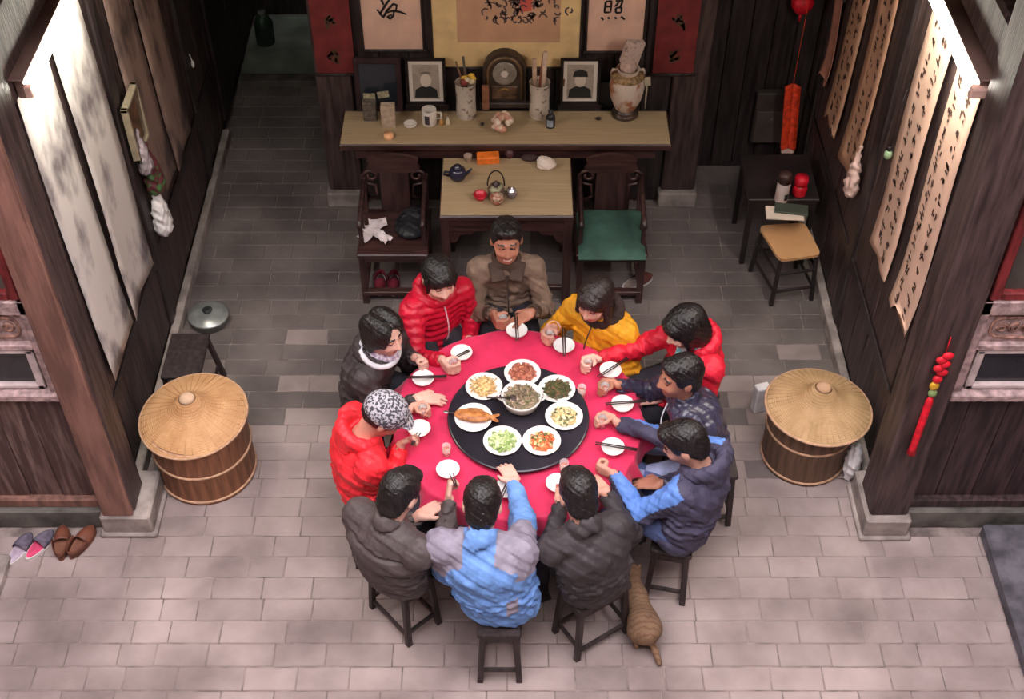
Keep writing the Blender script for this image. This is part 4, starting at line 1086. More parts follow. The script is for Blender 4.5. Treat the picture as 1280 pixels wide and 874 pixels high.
# ---------------------------------------------------------------- two armchairs
def armchair(x0, x1, label):
    t = thing('carved_armchair', label, 'armchair', (0, 0, 0), 0, 'carved armchairs beside the square table')
    y0, y1, sz = 6.32, 6.80, .455
    b = MB(); b.bbox((x0, y0, sz - .035), (x1, y1, sz), .007); obj('seat', b, RW, t)
    b = MB(); b.bbox((x0 + .02, y0 + .015, sz - .085), (x1 - .02, y0 + .04, sz - .04), .006); obj('apron', b, RW, t)
    for x in (x0 + .03, x1 - .03):
        for y in (y0 + .03, y1 - .03):
            b = MB(); b.bar((x, y, 0), (x, y, sz - .03), .044, .044); obj('leg', b, RWV, t)
        b = MB(); b.bar((x, y0 + .04, .10), (x, y1 - .04, .10), .03, .03); obj('stretcher', b, RW, t)
        b = MB(); b.bar((x, y1 - .03, sz), (x, y1 + .0, sz + .30), .034, .034); obj('back_post', b, RWV, t)
        b = MB(); b.bar((x, y0 + .10, sz), (x, y0 + .10, sz + .19), .028, .028); obj('arm_post', b, RWV, t)
        b = MB(); b.tube([(x, y0 + .06, sz + .185), (x, y0 + .12, sz + .205), (x, y1 - .15, sz + .215), (x, y1 - .02, sz + .26)], .018, 8); obj('armrest', b, RWV, t)
        b = MB(); b.bar((x, y0 + .24, sz), (x, y0 + .24, sz + .21), .018, .018); obj('arm_spindle', b, RWV, t)
    b = MB(); b.bar((x0 + .02, y0 + .03, .095), (x1 - .02, y0 + .03, .095), .05, .035); obj('foot_rail', b, RW, t)
    cx = (x0 + x1) / 2
    b = MB(); b.bbox((cx - .10, y1 - .024, sz), (cx + .10, y1 - .008, sz + .345), .005); obj('back_splat', b, RWV, t)
    pts = []
    for k in range(21):
        u = k / 20 * math.pi; pts.append((cx + .16 * math.cos(u) * (1 + .18 * math.sin(u * 3) ** 2), y1 - .03, sz + .41 + .07 * math.sin(u)))
    pts += [(cx - .18, y1 - .03, sz + .36), (cx - .10, y1 - .03, sz + .33), (cx + .10, y1 - .03, sz + .33), (cx + .18, y1 - .03, sz + .36)]
    b = MB(); b.poly(pts, .028); obj('crest_rail', b, RW, t)
    for sg in (-1, 1):
        pts = []
        for k in range(17):
            a = k / 16 * 3.6 * math.pi / 1.6; rr = .052 * (1 - k / 22); pts.append((cx + sg * (.155 + rr * math.cos(a)), y1 - .02, sz + .30 + rr * math.sin(a)))
        b = MB(); b.tube(pts, .011, 6); obj('carved_scroll', b, RW, t)
        b = MB(); b.tube([(cx + sg * .20, y1 - .015, sz + .24), (cx + sg * .13, y1 - .015, sz + .22), (cx + sg * .12, y1 - .015, sz + .12), (cx + sg * .18, y1 - .015, sz + .09)], .010, 6); obj('carved_scroll', b, RW, t)
    return t
armchair(-1.03, -.555, 'carved dark armchair with crumpled paper and a bag on its seat')
armchair(.425, .90, 'carved dark armchair with a green cushion on its seat')
# green cushion
b = MB(); n = 14; vs = []; fs = []
x0, x1, y0, y1 = .44, .885, 6.27, 6.78
for i in range(n + 1):
    for k in range(n + 1):
        u, v = i / n, k / n; e = min(1, 6 * min(u, 1 - u)) ** .5 * min(1, 6 * min(v, 1 - v)) ** .5
        vs.append((x0 + u * (x1 - x0), y0 + v * (y1 - y0), .458 + .045 * e + .004 * math.sin(9 * u + 5 * v)))
for i in range(n):
    for k in range(n):
        a = i * (n + 1) + k; fs.append((a, a + n + 1, a + n + 2, a + 1))
b.add(vs, fs, 0, True); b.bbox((x0, y0, .4555), (x1, y1, .4585), .001)
tag(obj('seat_cushion', b, mat('green_velvet', (58, 88, 78), .85, .18, 6, bump=.2)), 'dark green square cushion on the armchair by the yellow coated child', 'cushion')
# crumpled papers and black bag on the left chair
b = MB(); rn = random.Random(5)
for (ox, oy, a, l, w_) in ((0, 0, .5, .17, .07), (-.03, -.08, .9, .15, .08), (.06, -.10, 2.4, .14, .07), (.02, .05, .2, .12, .06)):
    M = Matrix.Translation((-.93 + ox, 6.58 + oy, .462)) @ Matrix.Rotation(a, 4, 'Z')
    vs = []; fs = []
    for i in range(7):
        for k in range(4): vs.append(M @ Vector((-l / 2 + l * i / 6, -w_ / 2 + w_ * k / 3, .012 + .02 * rn.random())))
    for i in range(6):
        for k in range(3): q = i * 4 + k; fs.append((q, q + 4, q + 5, q + 1))
    b.add(vs, fs)
o = obj('crumpled_paper', b, mat('white_paper', (226, 212, 214), .8, .06)); o.modifiers.new('t', 'SOLIDIFY').thickness = .003
tag(o, 'crumpled white paper lying on the carved armchair seat', 'paper', kind=None)
s_ = Sdf(); C0 = V3(-.68, 6.57, .50)
s_.ell(C0, (.11, .13, .05), None, .02); s_.ell(C0 + V3(.02, .09, .02), (.09, .06, .05), None, .03); s_.tor(C0 + V3(0, .05, .05), V3(0, 1, .3), .06, .008, .01)
o = sdf_obj('black_bag', s_, .009, mat('black_bag_cloth', (34, 34, 40), .5, .2, 9), None, V3(0, 0, 0), disp=lambda p: F4(.006) * wob(p, 45, 2), dmax=.006)
tag(o, 'soft black bag slumped on the armchair beside the paper', 'bag')
# ---------------------------------------------------------------- shoes
def shoe(loc, rz, L_, m_up, m_in, label, grp, kind='slipper', sole=None):
    t = thing('shoe', label, 'shoe', loc, rz, grp); n = 20
    def outline(s, dx=0): return [(s * L_ * .5 * math.sin(a) + dx, s * L_ * (.19 + .03 * math.sin(a)) * math.cos(a)) for a in [2 * math.pi * k / n for k in range(n)]]
    b = MB(); b.poly([(x, y, .022) for x, y in outline(1)][::-1], .022, (0, 0, 1)); obj('sole', b, sole or m_up, t)
    b = MB(); b.poly([(x, y, .026) for x, y in outline(.9)][::-1], .006, (0, 0, 1)); obj('insole', b, m_in, t)
    vs = []; fs = []
    for i in range(9):
        x = -L_ * .04 + (L_ * .53) * i / 8; hw = L_ * .205 * math.sqrt(max(.02, 1 - max(0, x / (L_ * .5)) ** 2)); hh = .055 * (1 - (i / 8) ** 3 * .65)
        for k in range(9):
            a = math.pi * k / 8; vs.append((x, hw * math.cos(a), .02 + hh * math.sin(a)))
    for i in range(8):
        for k in range(8): q = i * 9 + k; fs.append((q, q + 9, q + 10, q + 1))
    fs.append(tuple(8 * 9 + k for k in range(9)))
    b = MB(); b.add(vs, fs, 0, True); o = obj('upper', b, m_up, t); o.modifiers.new('t', 'SOLIDIFY').thickness = .004
    if kind == 'shoe':
        vs = []; fs = []
        for i in range(13):
            a = math.pi / 2 + math.pi * i / 12
            for k in range(3): vs.append((-L_ * .02 + L_ * .47 * math.cos(a), L_ * .2 * math.sin(a), .02 + .024 * k))
        for i in range(12):
            for k in range(2): q = i * 3 + k; fs.append((q, q + 3, q + 4, q + 1))
        b = MB(); b.add(vs, fs, 0, True); o = obj('heel_counter', b, m_up, t); o.modifiers.new('t', 'SOLIDIFY').thickness = .004
    return t
wsole = mat('white_sole', (214, 206, 206), .7, .06)
gsl = mat('grey_slipper_cloth', (100, 92, 108), .85, .2, 40); lil = mat('lilac_insole', (178, 160, 178), .85, .15, 30); pnk = mat('pink_insole', (206, 70, 110), .85, .15, 30)
brn = mat('brown_leather', (112, 66, 50), .5, .2, 9); brn2 = mat('brown_insole', (130, 84, 66), .7, .2, 9)
a = P(25, 685, .03); shoe((a.x, a.y, 0), R(70), .225, gsl, lil, 'grey cloth slipper with a plain lilac insole by the stone sill', 'pair of grey slippers', sole=wsole)
a = P(49, 680, .03); shoe((a.x, a.y, 0), R(62), .225, gsl, pnk, 'grey cloth slipper with a pink insole by the stone sill', 'pair of grey slippers', sole=wsole)
a = P(77, 677, .03); shoe((a.x, a.y, 0), R(100), .24, brn, brn2, 'brown leather shoe next to the pink soled slipper', 'pair of brown shoes', 'shoe')
a = P(102, 676, .03); shoe((a.x, a.y, 0), R(68), .24, brn, brn2, 'brown leather shoe next to the stone post block', 'pair of brown shoes', 'shoe')
drd = mat('dark_red_cloth', (116, 26, 44), .8, .2, 20); blk = mat('dark_insole', (54, 34, 38), .8)
for px, l_ in ((474, 'left'), (491, 'right')):
    a = P(px, 357, .06); shoe((a.x, a.y + .06, 0), R(-90), .21, drd, blk, 'dark red cloth shoe under the armchair with the crumpled paper', 'pair of dark red shoes', 'shoe', wsole)
a = P(800, 348, .03); shoe((a.x - .02, a.y - .02, 0), R(30), .25, mat('maroon_sandal', (88, 44, 40), .6), mat('sandal_insole', (150, 130, 124), .8), 'maroon sandal on the floor in front of the green cushioned armchair', 'sandals', 'slipper', wsole)
# ---------------------------------------------------------------- things on the square table
DB = mat('dark_blue_glaze', (42, 40, 62), .2, .15, 9, spec=.6)
c = P(572, 217, TZ + .05); t = thing('teapot', 'dark blue glazed teapot on the bamboo mat', 'teapot', (c.x, c.y, TZ))
b = MB(); b.lathe([(.03, 0), (.05, .02), (.06, .05), (.05, .085), (.03, .1), (.0001, .1)], 24); obj('pot_body', b, DB, t)
b = MB(); b.lathe([(.034, .098), (.028, .11), (.008, .114), (.01, .126), (.0001, .13)], 20); obj('lid', b, DB, t)
b = MB(); b.tube([(-.05, 0, .06), (-.085, -.005, .07), (-.09, -.005, .05), (-.055, 0, .03)], .008, 8); obj('handle', b, DB, t)
b = MB(); b.tube([(.05, 0, .04), (.08, .0, .075), (.092, 0, .09)], [.012, .009, .007], 8); obj('spout', b, DB, t)
KB = mat('painted_kettle', (92, 60, 54), .35, 0, 28, col2=(150, 150, 120), ramp=(.42, .58))
c = P(620, 236, TZ + .05); t = thing('painted_kettle', 'small painted kettle with a tall hoop handle on the bamboo mat', 'kettle', (c.x, c.y, TZ))
b = MB(); b.lathe([(.035, 0), (.055, .02), (.058, .05), (.042, .08), (.02, .09), (.0001, .09)], 22); obj('pot_body', b, KB, t)
b = MB(); b.lathe([(.026, .088), (.02, .1), (.008, .104), (.008, .114), (.0001, .116)], 16); obj('lid', b, mat('dark_lid', (60, 40, 40), .4), t)
b = MB(); b.tube([(.055 * math.cos(u), .012, .07 + .12 * math.sin(u)) for u in [math.pi * k / 12 for k in range(13)]], .005, 8); obj('hoop_handle', b, mat('kettle_wire', (70, 62, 58), .4, metal=.6), t)
b = MB(); b.tube([(.05, -.01, .04), (.078, -.02, .07), (.085, -.02, .08)], [.010, .008, .006], 8); obj('spout', b, KB, t)
def small_bowl(px, py, r, h, m, label, cat='bowl', lidm=None):
    c = P(px, py, TZ + h * .6); t = thing('lidded_cup' if lidm else 'small_bowl', label, cat, (c.x, c.y, TZ))
    b = MB(); b.lathe([(r * .5, 0), (r * .55, .006), (r * .95, h * .6), (r, h), (r * .94, h), (r * .85, h * .6), (.0001, h * .3)], 22); obj('cup_body', b, m, t)
    if lidm:
        b = MB(); b.lathe([(r * 1.02, h), (r * .8, h + .02), (r * .25, h + .028), (r * .2, h + .04), (.0001, h + .042)], 20); obj('lid', b, lidm, t)
    return t
small_bowl(600, 245, .045, .045, mat('red_lacquer', (186, 34, 52), .3, .15, 20), 'red lacquer bowl beside the hoop handled kettle')
small_bowl(621, 250, .046, .05, mat('speckled_cup', (176, 150, 120), .4, 0, 40, col2=(150, 76, 66), ramp=(.45, .55)), 'speckled lidded cup in front of the kettle', 'cup', mat('speckled_lid', (188, 160, 136), .4, 0, 50, col2=(160, 70, 64), ramp=(.48, .56)))
small_bowl(640, 243, .034, .05, mat('silver_jar', (140, 136, 150), .2, .1, metal=.7), 'small shiny silver lidded jar beside the kettle', 'jar', mat('silver_lid', (200, 198, 210), .15, .05, metal=.7))
c = P(610, 197, TZ + .03); b = MB(); M = Matrix.Translation((c.x, c.y, TZ)) @ Matrix.Rotation(.06, 4, 'Z')
b.bbox((-.075, -.04, 0), (.075, .04, .055), .006, 0, M); tag(obj('orange_box', b, mat('orange_card', (232, 118, 40), .5, .15, 15)), 'small orange box at the back of the bamboo mat', 'box')
small_bowl(585, 197, .028, .05, mat('pale_cup', (170, 140, 124), .4, .2, 30), 'small pale cup beside the orange box', 'cup')
small_bowl(637, 193, .03, .045, mat('dark_red_cup', (90, 46, 50), .4, .2, 30), 'small dark red cup beside the orange box', 'cup')
s_ = Sdf(); c = P(683, 205, TZ + .03); s_.ell((c.x, c.y, TZ + .03), (.065, .05, .034), None, .02); s_.ell((c.x - .02, c.y + .02, TZ + .05), (.04, .03, .024), None, .02); s_.box((c.x, c.y, TZ - .03), (.2, .2, .03), np.eye(3), .004, .004, -1)
tag(sdf_obj('crumpled_cloth', s_, .006, mat('white_rag', (222, 206, 196), .9, .08), None, V3(0, 0, 0), disp=lambda p: F4(.006) * wob(p, 70, 4), dmax=.006), 'crumpled white cloth at the back corner of the bamboo mat', 'cloth')
s_ = Sdf(); c = P(662, 196, TZ + .03); s_.ell((c.x, c.y, TZ + .022), (.06, .03, .022), None, .02)
tag(sdf_obj('dark_pouch', s_, .006, mat('dark_brown_pouch', (62, 42, 42), .7), None, V3(0, 0, 0)), 'dark brown pouch beside the crumpled white cloth', 'pouch')
# ================================================================ things on the altar table
def on_altar(px, py): c = P(px, py, AZ); return c
def ebox(px, py, w_, d, h, m, name, label, cat='box', rz=0, mtop=None, bev=.004):
    c = on_altar(px, py); b = MB(); b.bbox((-w_ / 2, 0, 0), (w_ / 2, d, h), bev)
    return tag(obj(name, b, m, None, (c.x, c.y, AZ), rz), label, cat)
# portrait frames (generic figures)
BLACKF = mat('black_frame', (34, 26, 28), .35, .2, 10)
PRINT = mat('portrait_ground', (166, 152, 142), .6, .08, 20); PMOUNT = mat('portrait_mount', (220, 210, 202), .6, .03)
INKD = mat('print_dark', (38, 40, 40), .6, .1); PFACE = mat('print_face', (214, 200, 190), .6, .05)
def portrait(px, py, label, capped):
    c = on_altar(px, py); t = thing('portrait_frame', label, 'picture', (c.x, c.y, AZ), 0, 'framed portraits on the altar table')
    W, H = .275, .35; inner = bpy.data.objects.new('frame', None)
    M = Matrix.Rotation(R(-5), 4, 'X')
    b = MB()
    for lo, hi in (((-W / 2 - .012, 0, 0), (W / 2 + .012, .03, .05)), ((-W / 2, .002, .05), (W / 2, .022, .05 + .022)), ((-W / 2, .002, .05 + H - .022), (W / 2, .022, .05 + H)), ((-W / 2, .002, .05), (-W / 2 + .022, .022, .05 + H)), ((W / 2 - .022, .002, .05), (W / 2, .022, .05 + H))):
        b.bbox(lo, hi, .004, 0, M)
    obj('frame', b, BLACKF, t)
    b = MB(); b.bbox((-W / 2 + .015, .012, .065), (W / 2 - .015, .02, .05 + H - .015), .001, 0, M); obj('mount', b, PMOUNT, t)
    b = MB(); Ms = M; M = Ms @ Matrix.Translation((0, 0, .09 - .105 * 1.45)) @ Matrix.Diagonal((1.45, 1, 1.45, 1)); b.bbox((-.062, .0095, .105), (.062, .0125, .285), .0005, 0, M); ph = obj('print', b, PRINT, t)
    cz = .165 + .05
    def disc(rx, rz, x0, z0, y): return [M @ Vector((x0 + rx * math.cos(a), y, z0 + rz * math.sin(a))) for a in [2 * math.pi * k / 20 for k in range(20)]]
    b = MB(); b.poly([M @ Vector(q) for q in ((-.055, .0088, .112), (.055, .0088, .112), (.05, .0088, .155), (.022, .0088, .172), (-.022, .0088, .172), (-.05, .0088, .155))], .0006); obj('printed_jacket', b, INKD, ph)
    b = MB(); b.poly(disc(.026, .034, 0, .203, .0084), .0006); obj('printed_face', b, PFACE, ph)
    b = MB()
    if capped: b.poly([M @ Vector(q) for q in ((-.036, .008, .222), (.036, .008, .222), (.03, .008, .25), (0, .008, .262), (-.03, .008, .25))], .0006)
    else: b.poly(disc(.026, .012, 0, .238, .008)[:11], .0006)
    obj('printed_hat' if capped else 'printed_hair', b, INKD if capped else mat('print_grey', (120, 110, 104), .6), ph)
    b = MB(); b.bar((0, .03, .2), (0, .12, .004), .02, .008); obj('easel_leg', b, BLACKF, t)
    return t
portrait(534, 139, 'black framed portrait print of a bareheaded figure in a dark jacket', False)
portrait(724, 139, 'black framed portrait print of a figure in a dark cap', True)
# dark mirror frame at the left with cards
c = on_altar(475, 140); t = thing('dark_picture_frame', 'large dark framed glass picture with small cards tucked in', 'picture', (c.x, c.y, AZ))
b = MB(); M = Matrix.Rotation(R(-8), 4, 'X'); b.bbox((-.16, 0, 0), (.16, .03, .40), .006, 0, M); obj('frame', b, mat('dark_maroon_frame', (52, 34, 38), .4, .2), t)
b = MB(); b.bbox((-.125, -.004, .05), (.125, .004, .36), .002, 0, M); obj('glass', b, mat('dark_blue_glass', (34, 38, 48), .15, .2, 3), t)
for xx, zz, rz in ((-.065, .12, .0), (.03, .135, -.15)):
    b = MB(); b.bbox((-.04, -.008, -.024), (.04, -.005, .024), .001, 0, M @ Matrix.Translation((xx, 0, zz)) @ Matrix.Rotation(rz, 4, 'Y')); o = obj('tucked_card', b, mat('aged_card', (168, 156, 128), .7, .2, 40), t)
# pots and boxes at the left
GB = mat('grey_packet', (140, 126, 112), .7, .15, 30)
ebox(463, 152, .09, .06, .15, mat('dark_grey_packet', (98, 88, 80), .7, .25, 30), 'tea_tin', 'dark grey packet standing before the dark picture frame', 'tin')
ebox(486, 160, .095, .06, .17, mat('pale_packet', (178, 158, 140), .7, .12, 30), 'paper_packet', 'tall pale packet standing on the altar table', 'packet')
c = on_altar(486, 172); b = MB(); b.lathe([(.03, 0), (.034, .004), (.034, .03), (.0001, .032)], 18); tag(obj('offering_cup', b, mat('candle_glow_amber', (236, 176, 130), .4, .05), None, (c.x, c.y, AZ)), 'small pale amber cup in front of the pale packet', 'cup')  # candle glow put into the amber colour; nothing emits
c = on_altar(513, 158); b = MB(); b.lathe([(.022, 0), (.042, .014), (.045, .028), (.04, .028), (.018, .01), (.0001, .009)], 20); tag(obj('small_dish', b, CER_B, None, (c.x, c.y, AZ)), 'tiny white dish on the altar table beside the mug', 'dish')
c = on_altar(537, 154); t = thing('enamel_mug', 'white mug with a dark printed panel on the altar table', 'mug', (c.x, c.y, AZ))
b = MB(); b.lathe([(.048, 0), (.05, .004), (.05, .115), (.046, .116), (.044, .03), (.0001, .028)], 24); obj('mug_body', b, CER_B, t)
b = MB(); b.lathe([(.0508, .02), (.0508, .095)], 24); me_ = b
pts = MB(); vs = [(.0508 * math.cos(a), .0508 * math.sin(a), z) for a in [R(-125 + 8 * k) for k in range(6)] for z in (.02, .09)]
pts.add(vs, [(2 * k, 2 * k + 2, 2 * k + 3, 2 * k + 1) for k in range(5)]); obj('printed_panel', pts, mat('panel_print', (62, 52, 64), .5), t)
b = MB(); b.tube([(.05, 0, .09), (.08, 0, .085), (.082, 0, .045), (.05, 0, .035)], .007, 8); obj('handle', b, CER_B, t)
for px, m_, l_ in ((552, (200, 150, 90), 'tiny amber bottle beside the white mug'), (560, (222, 206, 180), 'tiny cream bottle beside the brush pot')):
    c = on_altar(px, 156); t = thing('tiny_bottle', l_, 'bottle', (c.x, c.y, AZ)); mm = mat('tiny_' + str(px), m_, .4, .1)
    b = MB(); b.lathe([(.014, 0), (.015, .035), (.007, .045), (.007, .052)], 14); obj('bottle_body', b, mm, t)
    b = MB(); b.lathe([(.008, .052), (.008, .062), (.0001, .063)], 12); obj('cap', b, CER_B, t)
# brush pots
POT = mat('painted_vase_glaze', (204, 192, 180), .35, 0, 22, col2=(110, 86, 84), ramp=(.56, .68), detail=2)
def brush_pot(px, py, label):
    c = on_altar(px, py); t = thing('brush_pot', label, 'vase', (c.x, c.y, AZ), 0, 'brush pots on the altar table')
    b = MB(); b.lathe([(.064, 0), (.069, .008), (.066, .13), (.069, .265), (.072, .27), (.064, .27), (.06, .16), (.0001, .15)], 28); obj('pot_body', b, POT, t); return t, c
t, c = brush_pot(583, 144, 'painted cylindrical vase holding a feather duster and yellow flower')
def rod(p0, p1, r, m, name, label, cat, end=None):
    b = MB(); b.tube([p0, p1], r, 8); return tag(obj(name, b, m), label, cat)
base = Vector((c.x, c.y, AZ + .19))
rod(base, base + Vector((-.06, .03, .22)), .006, mat('wand_wood', (140, 96, 72), .5), 'wooden_wand', 'thin wooden wand leaning out of the vase with the yellow flower', 'wand')
rod(base + Vector((.01, .0, 0)), base + Vector((-.012, .045, .25)), .008, mat('grey_brush', (90, 76, 74), .6), 'writing_brush', 'grey writing brush standing in the vase with the yellow flower', 'brush')
t = thing('paper_flower', 'yellow and white paper flower in the painted vase', 'flower', (base.x, base.y, base.z))
b = MB(); b.tube([(0, 0, 0), (.02, -.01, .1)], .004, 6); obj('stem', b, mat('stem_green', (70, 90, 50)), t)
for k in range(7):
    a = k * .9; b = MB(); b.ball((.022 + .03 * math.cos(a), -.012 + .022 * math.sin(a), .115 + .012 * math.sin(a * 2)), (.024, .018, .018), 8, 6); obj('petal', b, mat('yellow_petal', (216, 176, 70), .7, .15) if k < 5 else mat('cream_petal', (228, 210, 180), .7), t)
b = MB(); b.ball((base.x - .005, base.y - .03, base.z + .10), .03, 14, 10); tag(obj('red_ball', b, mat('dark_red_ball', (122, 56, 50), .5, .2, 30)), 'dark red ball ornament in the mouth of the vase with the yellow flower', 'ornament')
t, c = brush_pot(674, 144, 'painted cylindrical vase holding rolled paper scrolls')
base = Vector((c.x, c.y, AZ + .17))
for dx, dy, L_, tx, col, l_ in ((-.03, 0, .27, -.01, (196, 160, 140), 'pale rolled scroll leaning at the clock side of the vase'), (.0, .01, .30, .03, (150, 90, 66), 'reddish brown rolled scroll in the vase'), (.022, -.01, .33, .012, (214, 184, 166), 'tallest cream rolled scroll in the vase')):
    b = MB(); b.tube([base + Vector((dx, dy, 0)), base + Vector((dx + tx, dy + .02, L_))], .016, 10); tag(obj('rolled_scroll', b, mat('roll_%d' % col[0], col, .7, .1, 20)), l_, 'scroll', 'rolled scrolls in the vase')
# black bottle
c = on_altar(688, 158); t = thing('ink_bottle', 'black capped bottle with a pale label before the scroll vase', 'bottle', (c.x, c.y, AZ))
b = MB(); b.lathe([(.03, 0), (.032, .004), (.032, .08), (.02, .1), (.014, .105)], 18); obj('bottle_body', b, mat('black_bottle', (40, 40, 46), .25), t)
b = MB(); b.lathe([(.018, .105), (.018, .13), (.0001, .132)], 14); obj('cap', b, mat('bottle_cap', (60, 58, 60), .4), t)
pts = MB(); vs = [(.0328 * math.cos(a), .0328 * math.sin(a), z) for a in [R(-140 + 10 * k) for k in range(9)] for z in (.015, .07)]
pts.add(vs, [(2 * k, 2 * k + 2, 2 * k + 3, 2 * k + 1) for k in range(8)]); obj('paper_label', pts, mat('bottle_label', (150, 160, 170), .7), t)
# arched clock
c = on_altar(631, 134); t = thing('mantel_clock', 'arched dark wooden mantel clock with a round silver dial', 'clock', (c.x, c.y + .0, AZ)); t.scale = (1.18, 1, 1.3)
CW = mat('clock_wood', (66, 52, 46), .4, .25, 8)
def arch(hw, h0, y, seg=16, z0=0): return [(-hw, y, z0), (hw, y, z0)] + [(hw * math.cos(u), y, h0 + hw * math.sin(u)) for u in [math.pi * k / seg for k in range(seg + 1)]]
b = MB(); b.poly(arch(.125, .21, 0, z0=.03), .11); b.bbox((-.15, -.02, 0), (.15, .12, .035), .006); obj('clock_case', b, CW, t)
b = MB(); b.tube([(x, -.004, z) for x, y, z in arch(.098, .21, 0, z0=.05)[1:] + [(-.098, 0, .05)]], .009, 6); obj('arch_moulding', b, mat('clock_brass', (126, 100, 74), .35, metal=.4), t)
b = MB(); Mx = Matrix.Translation((0, -.004, .215)) @ Matrix.Rotation(R(90), 4, 'X'); b.lathe([(.068, -.004), (.07, .008), (.06, .010), (.0001, .009)], 28, mtx=Mx)
dial = obj('dial', b, mat('silver_dial', (156, 146, 140), .35, .15, 20, metal=.3), t)
b = MB(); b.bar((0, -.016, .215), (.0, -.016, .25), .006, .002); obj('hand', b, INKD, dial); b = MB(); b.bar((0, -.016, .215), (.025, -.016, .205), .006, .002); obj('hand', b, INKD, dial)
b = MB(); b.lathe([(.02, 0), (.022, .004), (.018, .006), (.0001, .006)], 16, mtx=Matrix.Translation((0, -.014, .215)) @ Matrix.Rotation(R(90), 4, 'X')); obj('dial_boss', b, CER_B, dial)
b = MB(); b.bbox((-.075, -.006, .055), (.075, 0, .135), .003); obj('lower_glass', b, mat('clock_glass', (96, 74, 60), .2, .4, 20), t)
b = MB(); b.tube([(-.04, -.012, .11), (0, -.012, .125), (.04, -.012, .105)], .005, 6); obj('brass_ornament', b, mat('brass', (190, 150, 90), .3, metal=.8), t)
# shell cluster
t = thing('shell_ornament', 'cluster of pinkish shells in front of the mantel clock', 'ornament', tuple(on_altar(628, 162))); t.scale = (1.25, 1.25, 1.5)
rn = random.Random(3)
for k in range(34):
    a = rn.uniform(0, 6.28); u = rn.random(); rr = .045 * math.sqrt(1 - u * u); b = MB()
    b.ball((rr * math.cos(a), rr * math.sin(a), .03 + .05 * u), (rn.uniform(.016, .024), rn.uniform(.013, .018), rn.uniform(.012, .018)), 8, 6, 0, Matrix.Rotation(a, 4, 'Z')); obj('shell', b, mat('shell_%d' % (k % 3), [(222, 190, 172), (206, 150, 130), (234, 214, 196)][k % 3], .5, .1), t)
# big vase on a stand with a figure of paper
c = on_altar(781, 143); t = thing('display_stand', 'round dark wooden stand under the painted vase', 'stand', (c.x, c.y, AZ))
b = MB(); b.lathe([(.085, 0), (.095, .01), (.09, .03), (.075, .04), (.08, .05), (.0001, .05)], 28); obj('stand_body', b, CW, t)
t = thing('painted_vase', 'tall painted porcelain vase with orange flowers on a round stand', 'vase', (c.x, c.y, AZ + .051)); t.scale = (1.2, 1.2, 1.25)
VG = mat('vase_glaze', (208, 190, 178), .3, 0, 18, col2=(168, 104, 74), ramp=(.5, .62), detail=3)
b = MB(); b.lathe([(.05, 0), (.06, .01), (.09, .08), (.10, .15), (.09, .21), (.06, .235), (.058, .25), (.066, .258), (.056, .258), (.05, .2), (.0001, .19)], 30); obj('vase_body', b, VG, t)
b = MB(); b.lathe([(.093, .205), (.098, .212), (.066, .242), (.06, .238)], 30); obj('shoulder_band', b, mat('vase_band', (150, 120, 86), .4, .3, 60), t)
for sg in (-1, 1):
    b = MB(); b.tube([(sg * .055, 0, .245), (sg * .085, 0, .25), (sg * .092, 0, .225)], .009, 8); obj('ear_handle', b, VG, t)
t = thing('paper_bouquet', 'folded pink paper packet standing in the mouth of the painted vase', 'paper', (c.x, c.y, AZ + .32)); t.scale = (1.15, 1.15, 1.15)
b = MB(); b.lathe([(.03, 0), (.05, .05), (.045, .1), (.0001, .1)], 9, smooth=False); obj('paper_cone', b, mat('pinkish_paper', (204, 176, 166), .8, .12, 40), t)
b = MB(); M = Matrix.Translation((.015, 0, .15)) @ Matrix.Rotation(.25, 4, 'Y') @ Matrix.Rotation(.3, 4, 'Z'); b.bbox((-.055, -.02, -.07), (.055, .02, .08), .004, 0, M); obj('packet', b, mat('printed_packet', (206, 182, 174), .7, 0, 50, col2=(150, 128, 120), ramp=(.55, .65)), t)
c2 = on_altar(806, 136); b = MB(); b.tube([(0, 0, 0), (0, 0, .2)], .006, 8); b.bbox((-.045, -.006, .19), (.045, .0, .26), .002, 0, Matrix.Rotation(-.1, 4, 'Y'))
tag(obj('tag_holder', b, mat('cream_card', (206, 194, 172), .7), None, (c2.x, c2.y, AZ)), 'small cream card on a thin holder beside the painted vase', 'card')
# framed glass behind the right side
ebox(757, 134, .19, .02, .20, mat('dark_lacquer_box', (34, 32, 38), .35, .2), 'dark_box', 'dark lacquered board standing between the capped portrait and the vase', 'board')
ebox(607, 138, .05, .02, .20, mat('orange_strip', (156, 108, 84), .6, .2, 20), 'standing_tablet', 'narrow brown tablet standing beside the mantel clock', 'tablet')
ebox(702, 136, .035, .02, .24, mat('brown_tablet', (120, 80, 62), .6, .2, 20), 'standing_tablet', 'narrow brown tablet standing beside the capped portrait', 'tablet')
c = on_altar(603, 157); b = MB(); b.ball((0, 0, .014), (.014, .014, .014), 10, 8); tag(obj('dark_bead', b, mat('dark_bead', (40, 34, 38), .3), None, (c.x, c.y, AZ)), 'small dark bead on the altar table near the shell cluster', 'bead')
c = on_altar(748, 150); b = MB(); b.ball((0, 0, .012), (.018, .012, .012), 10, 8); tag(obj('dark_pebble', b, mat('dark_pebble', (44, 34, 34), .4), None, (c.x, c.y, AZ)), 'small dark pebble on the altar table below the capped portrait', 'pebble')
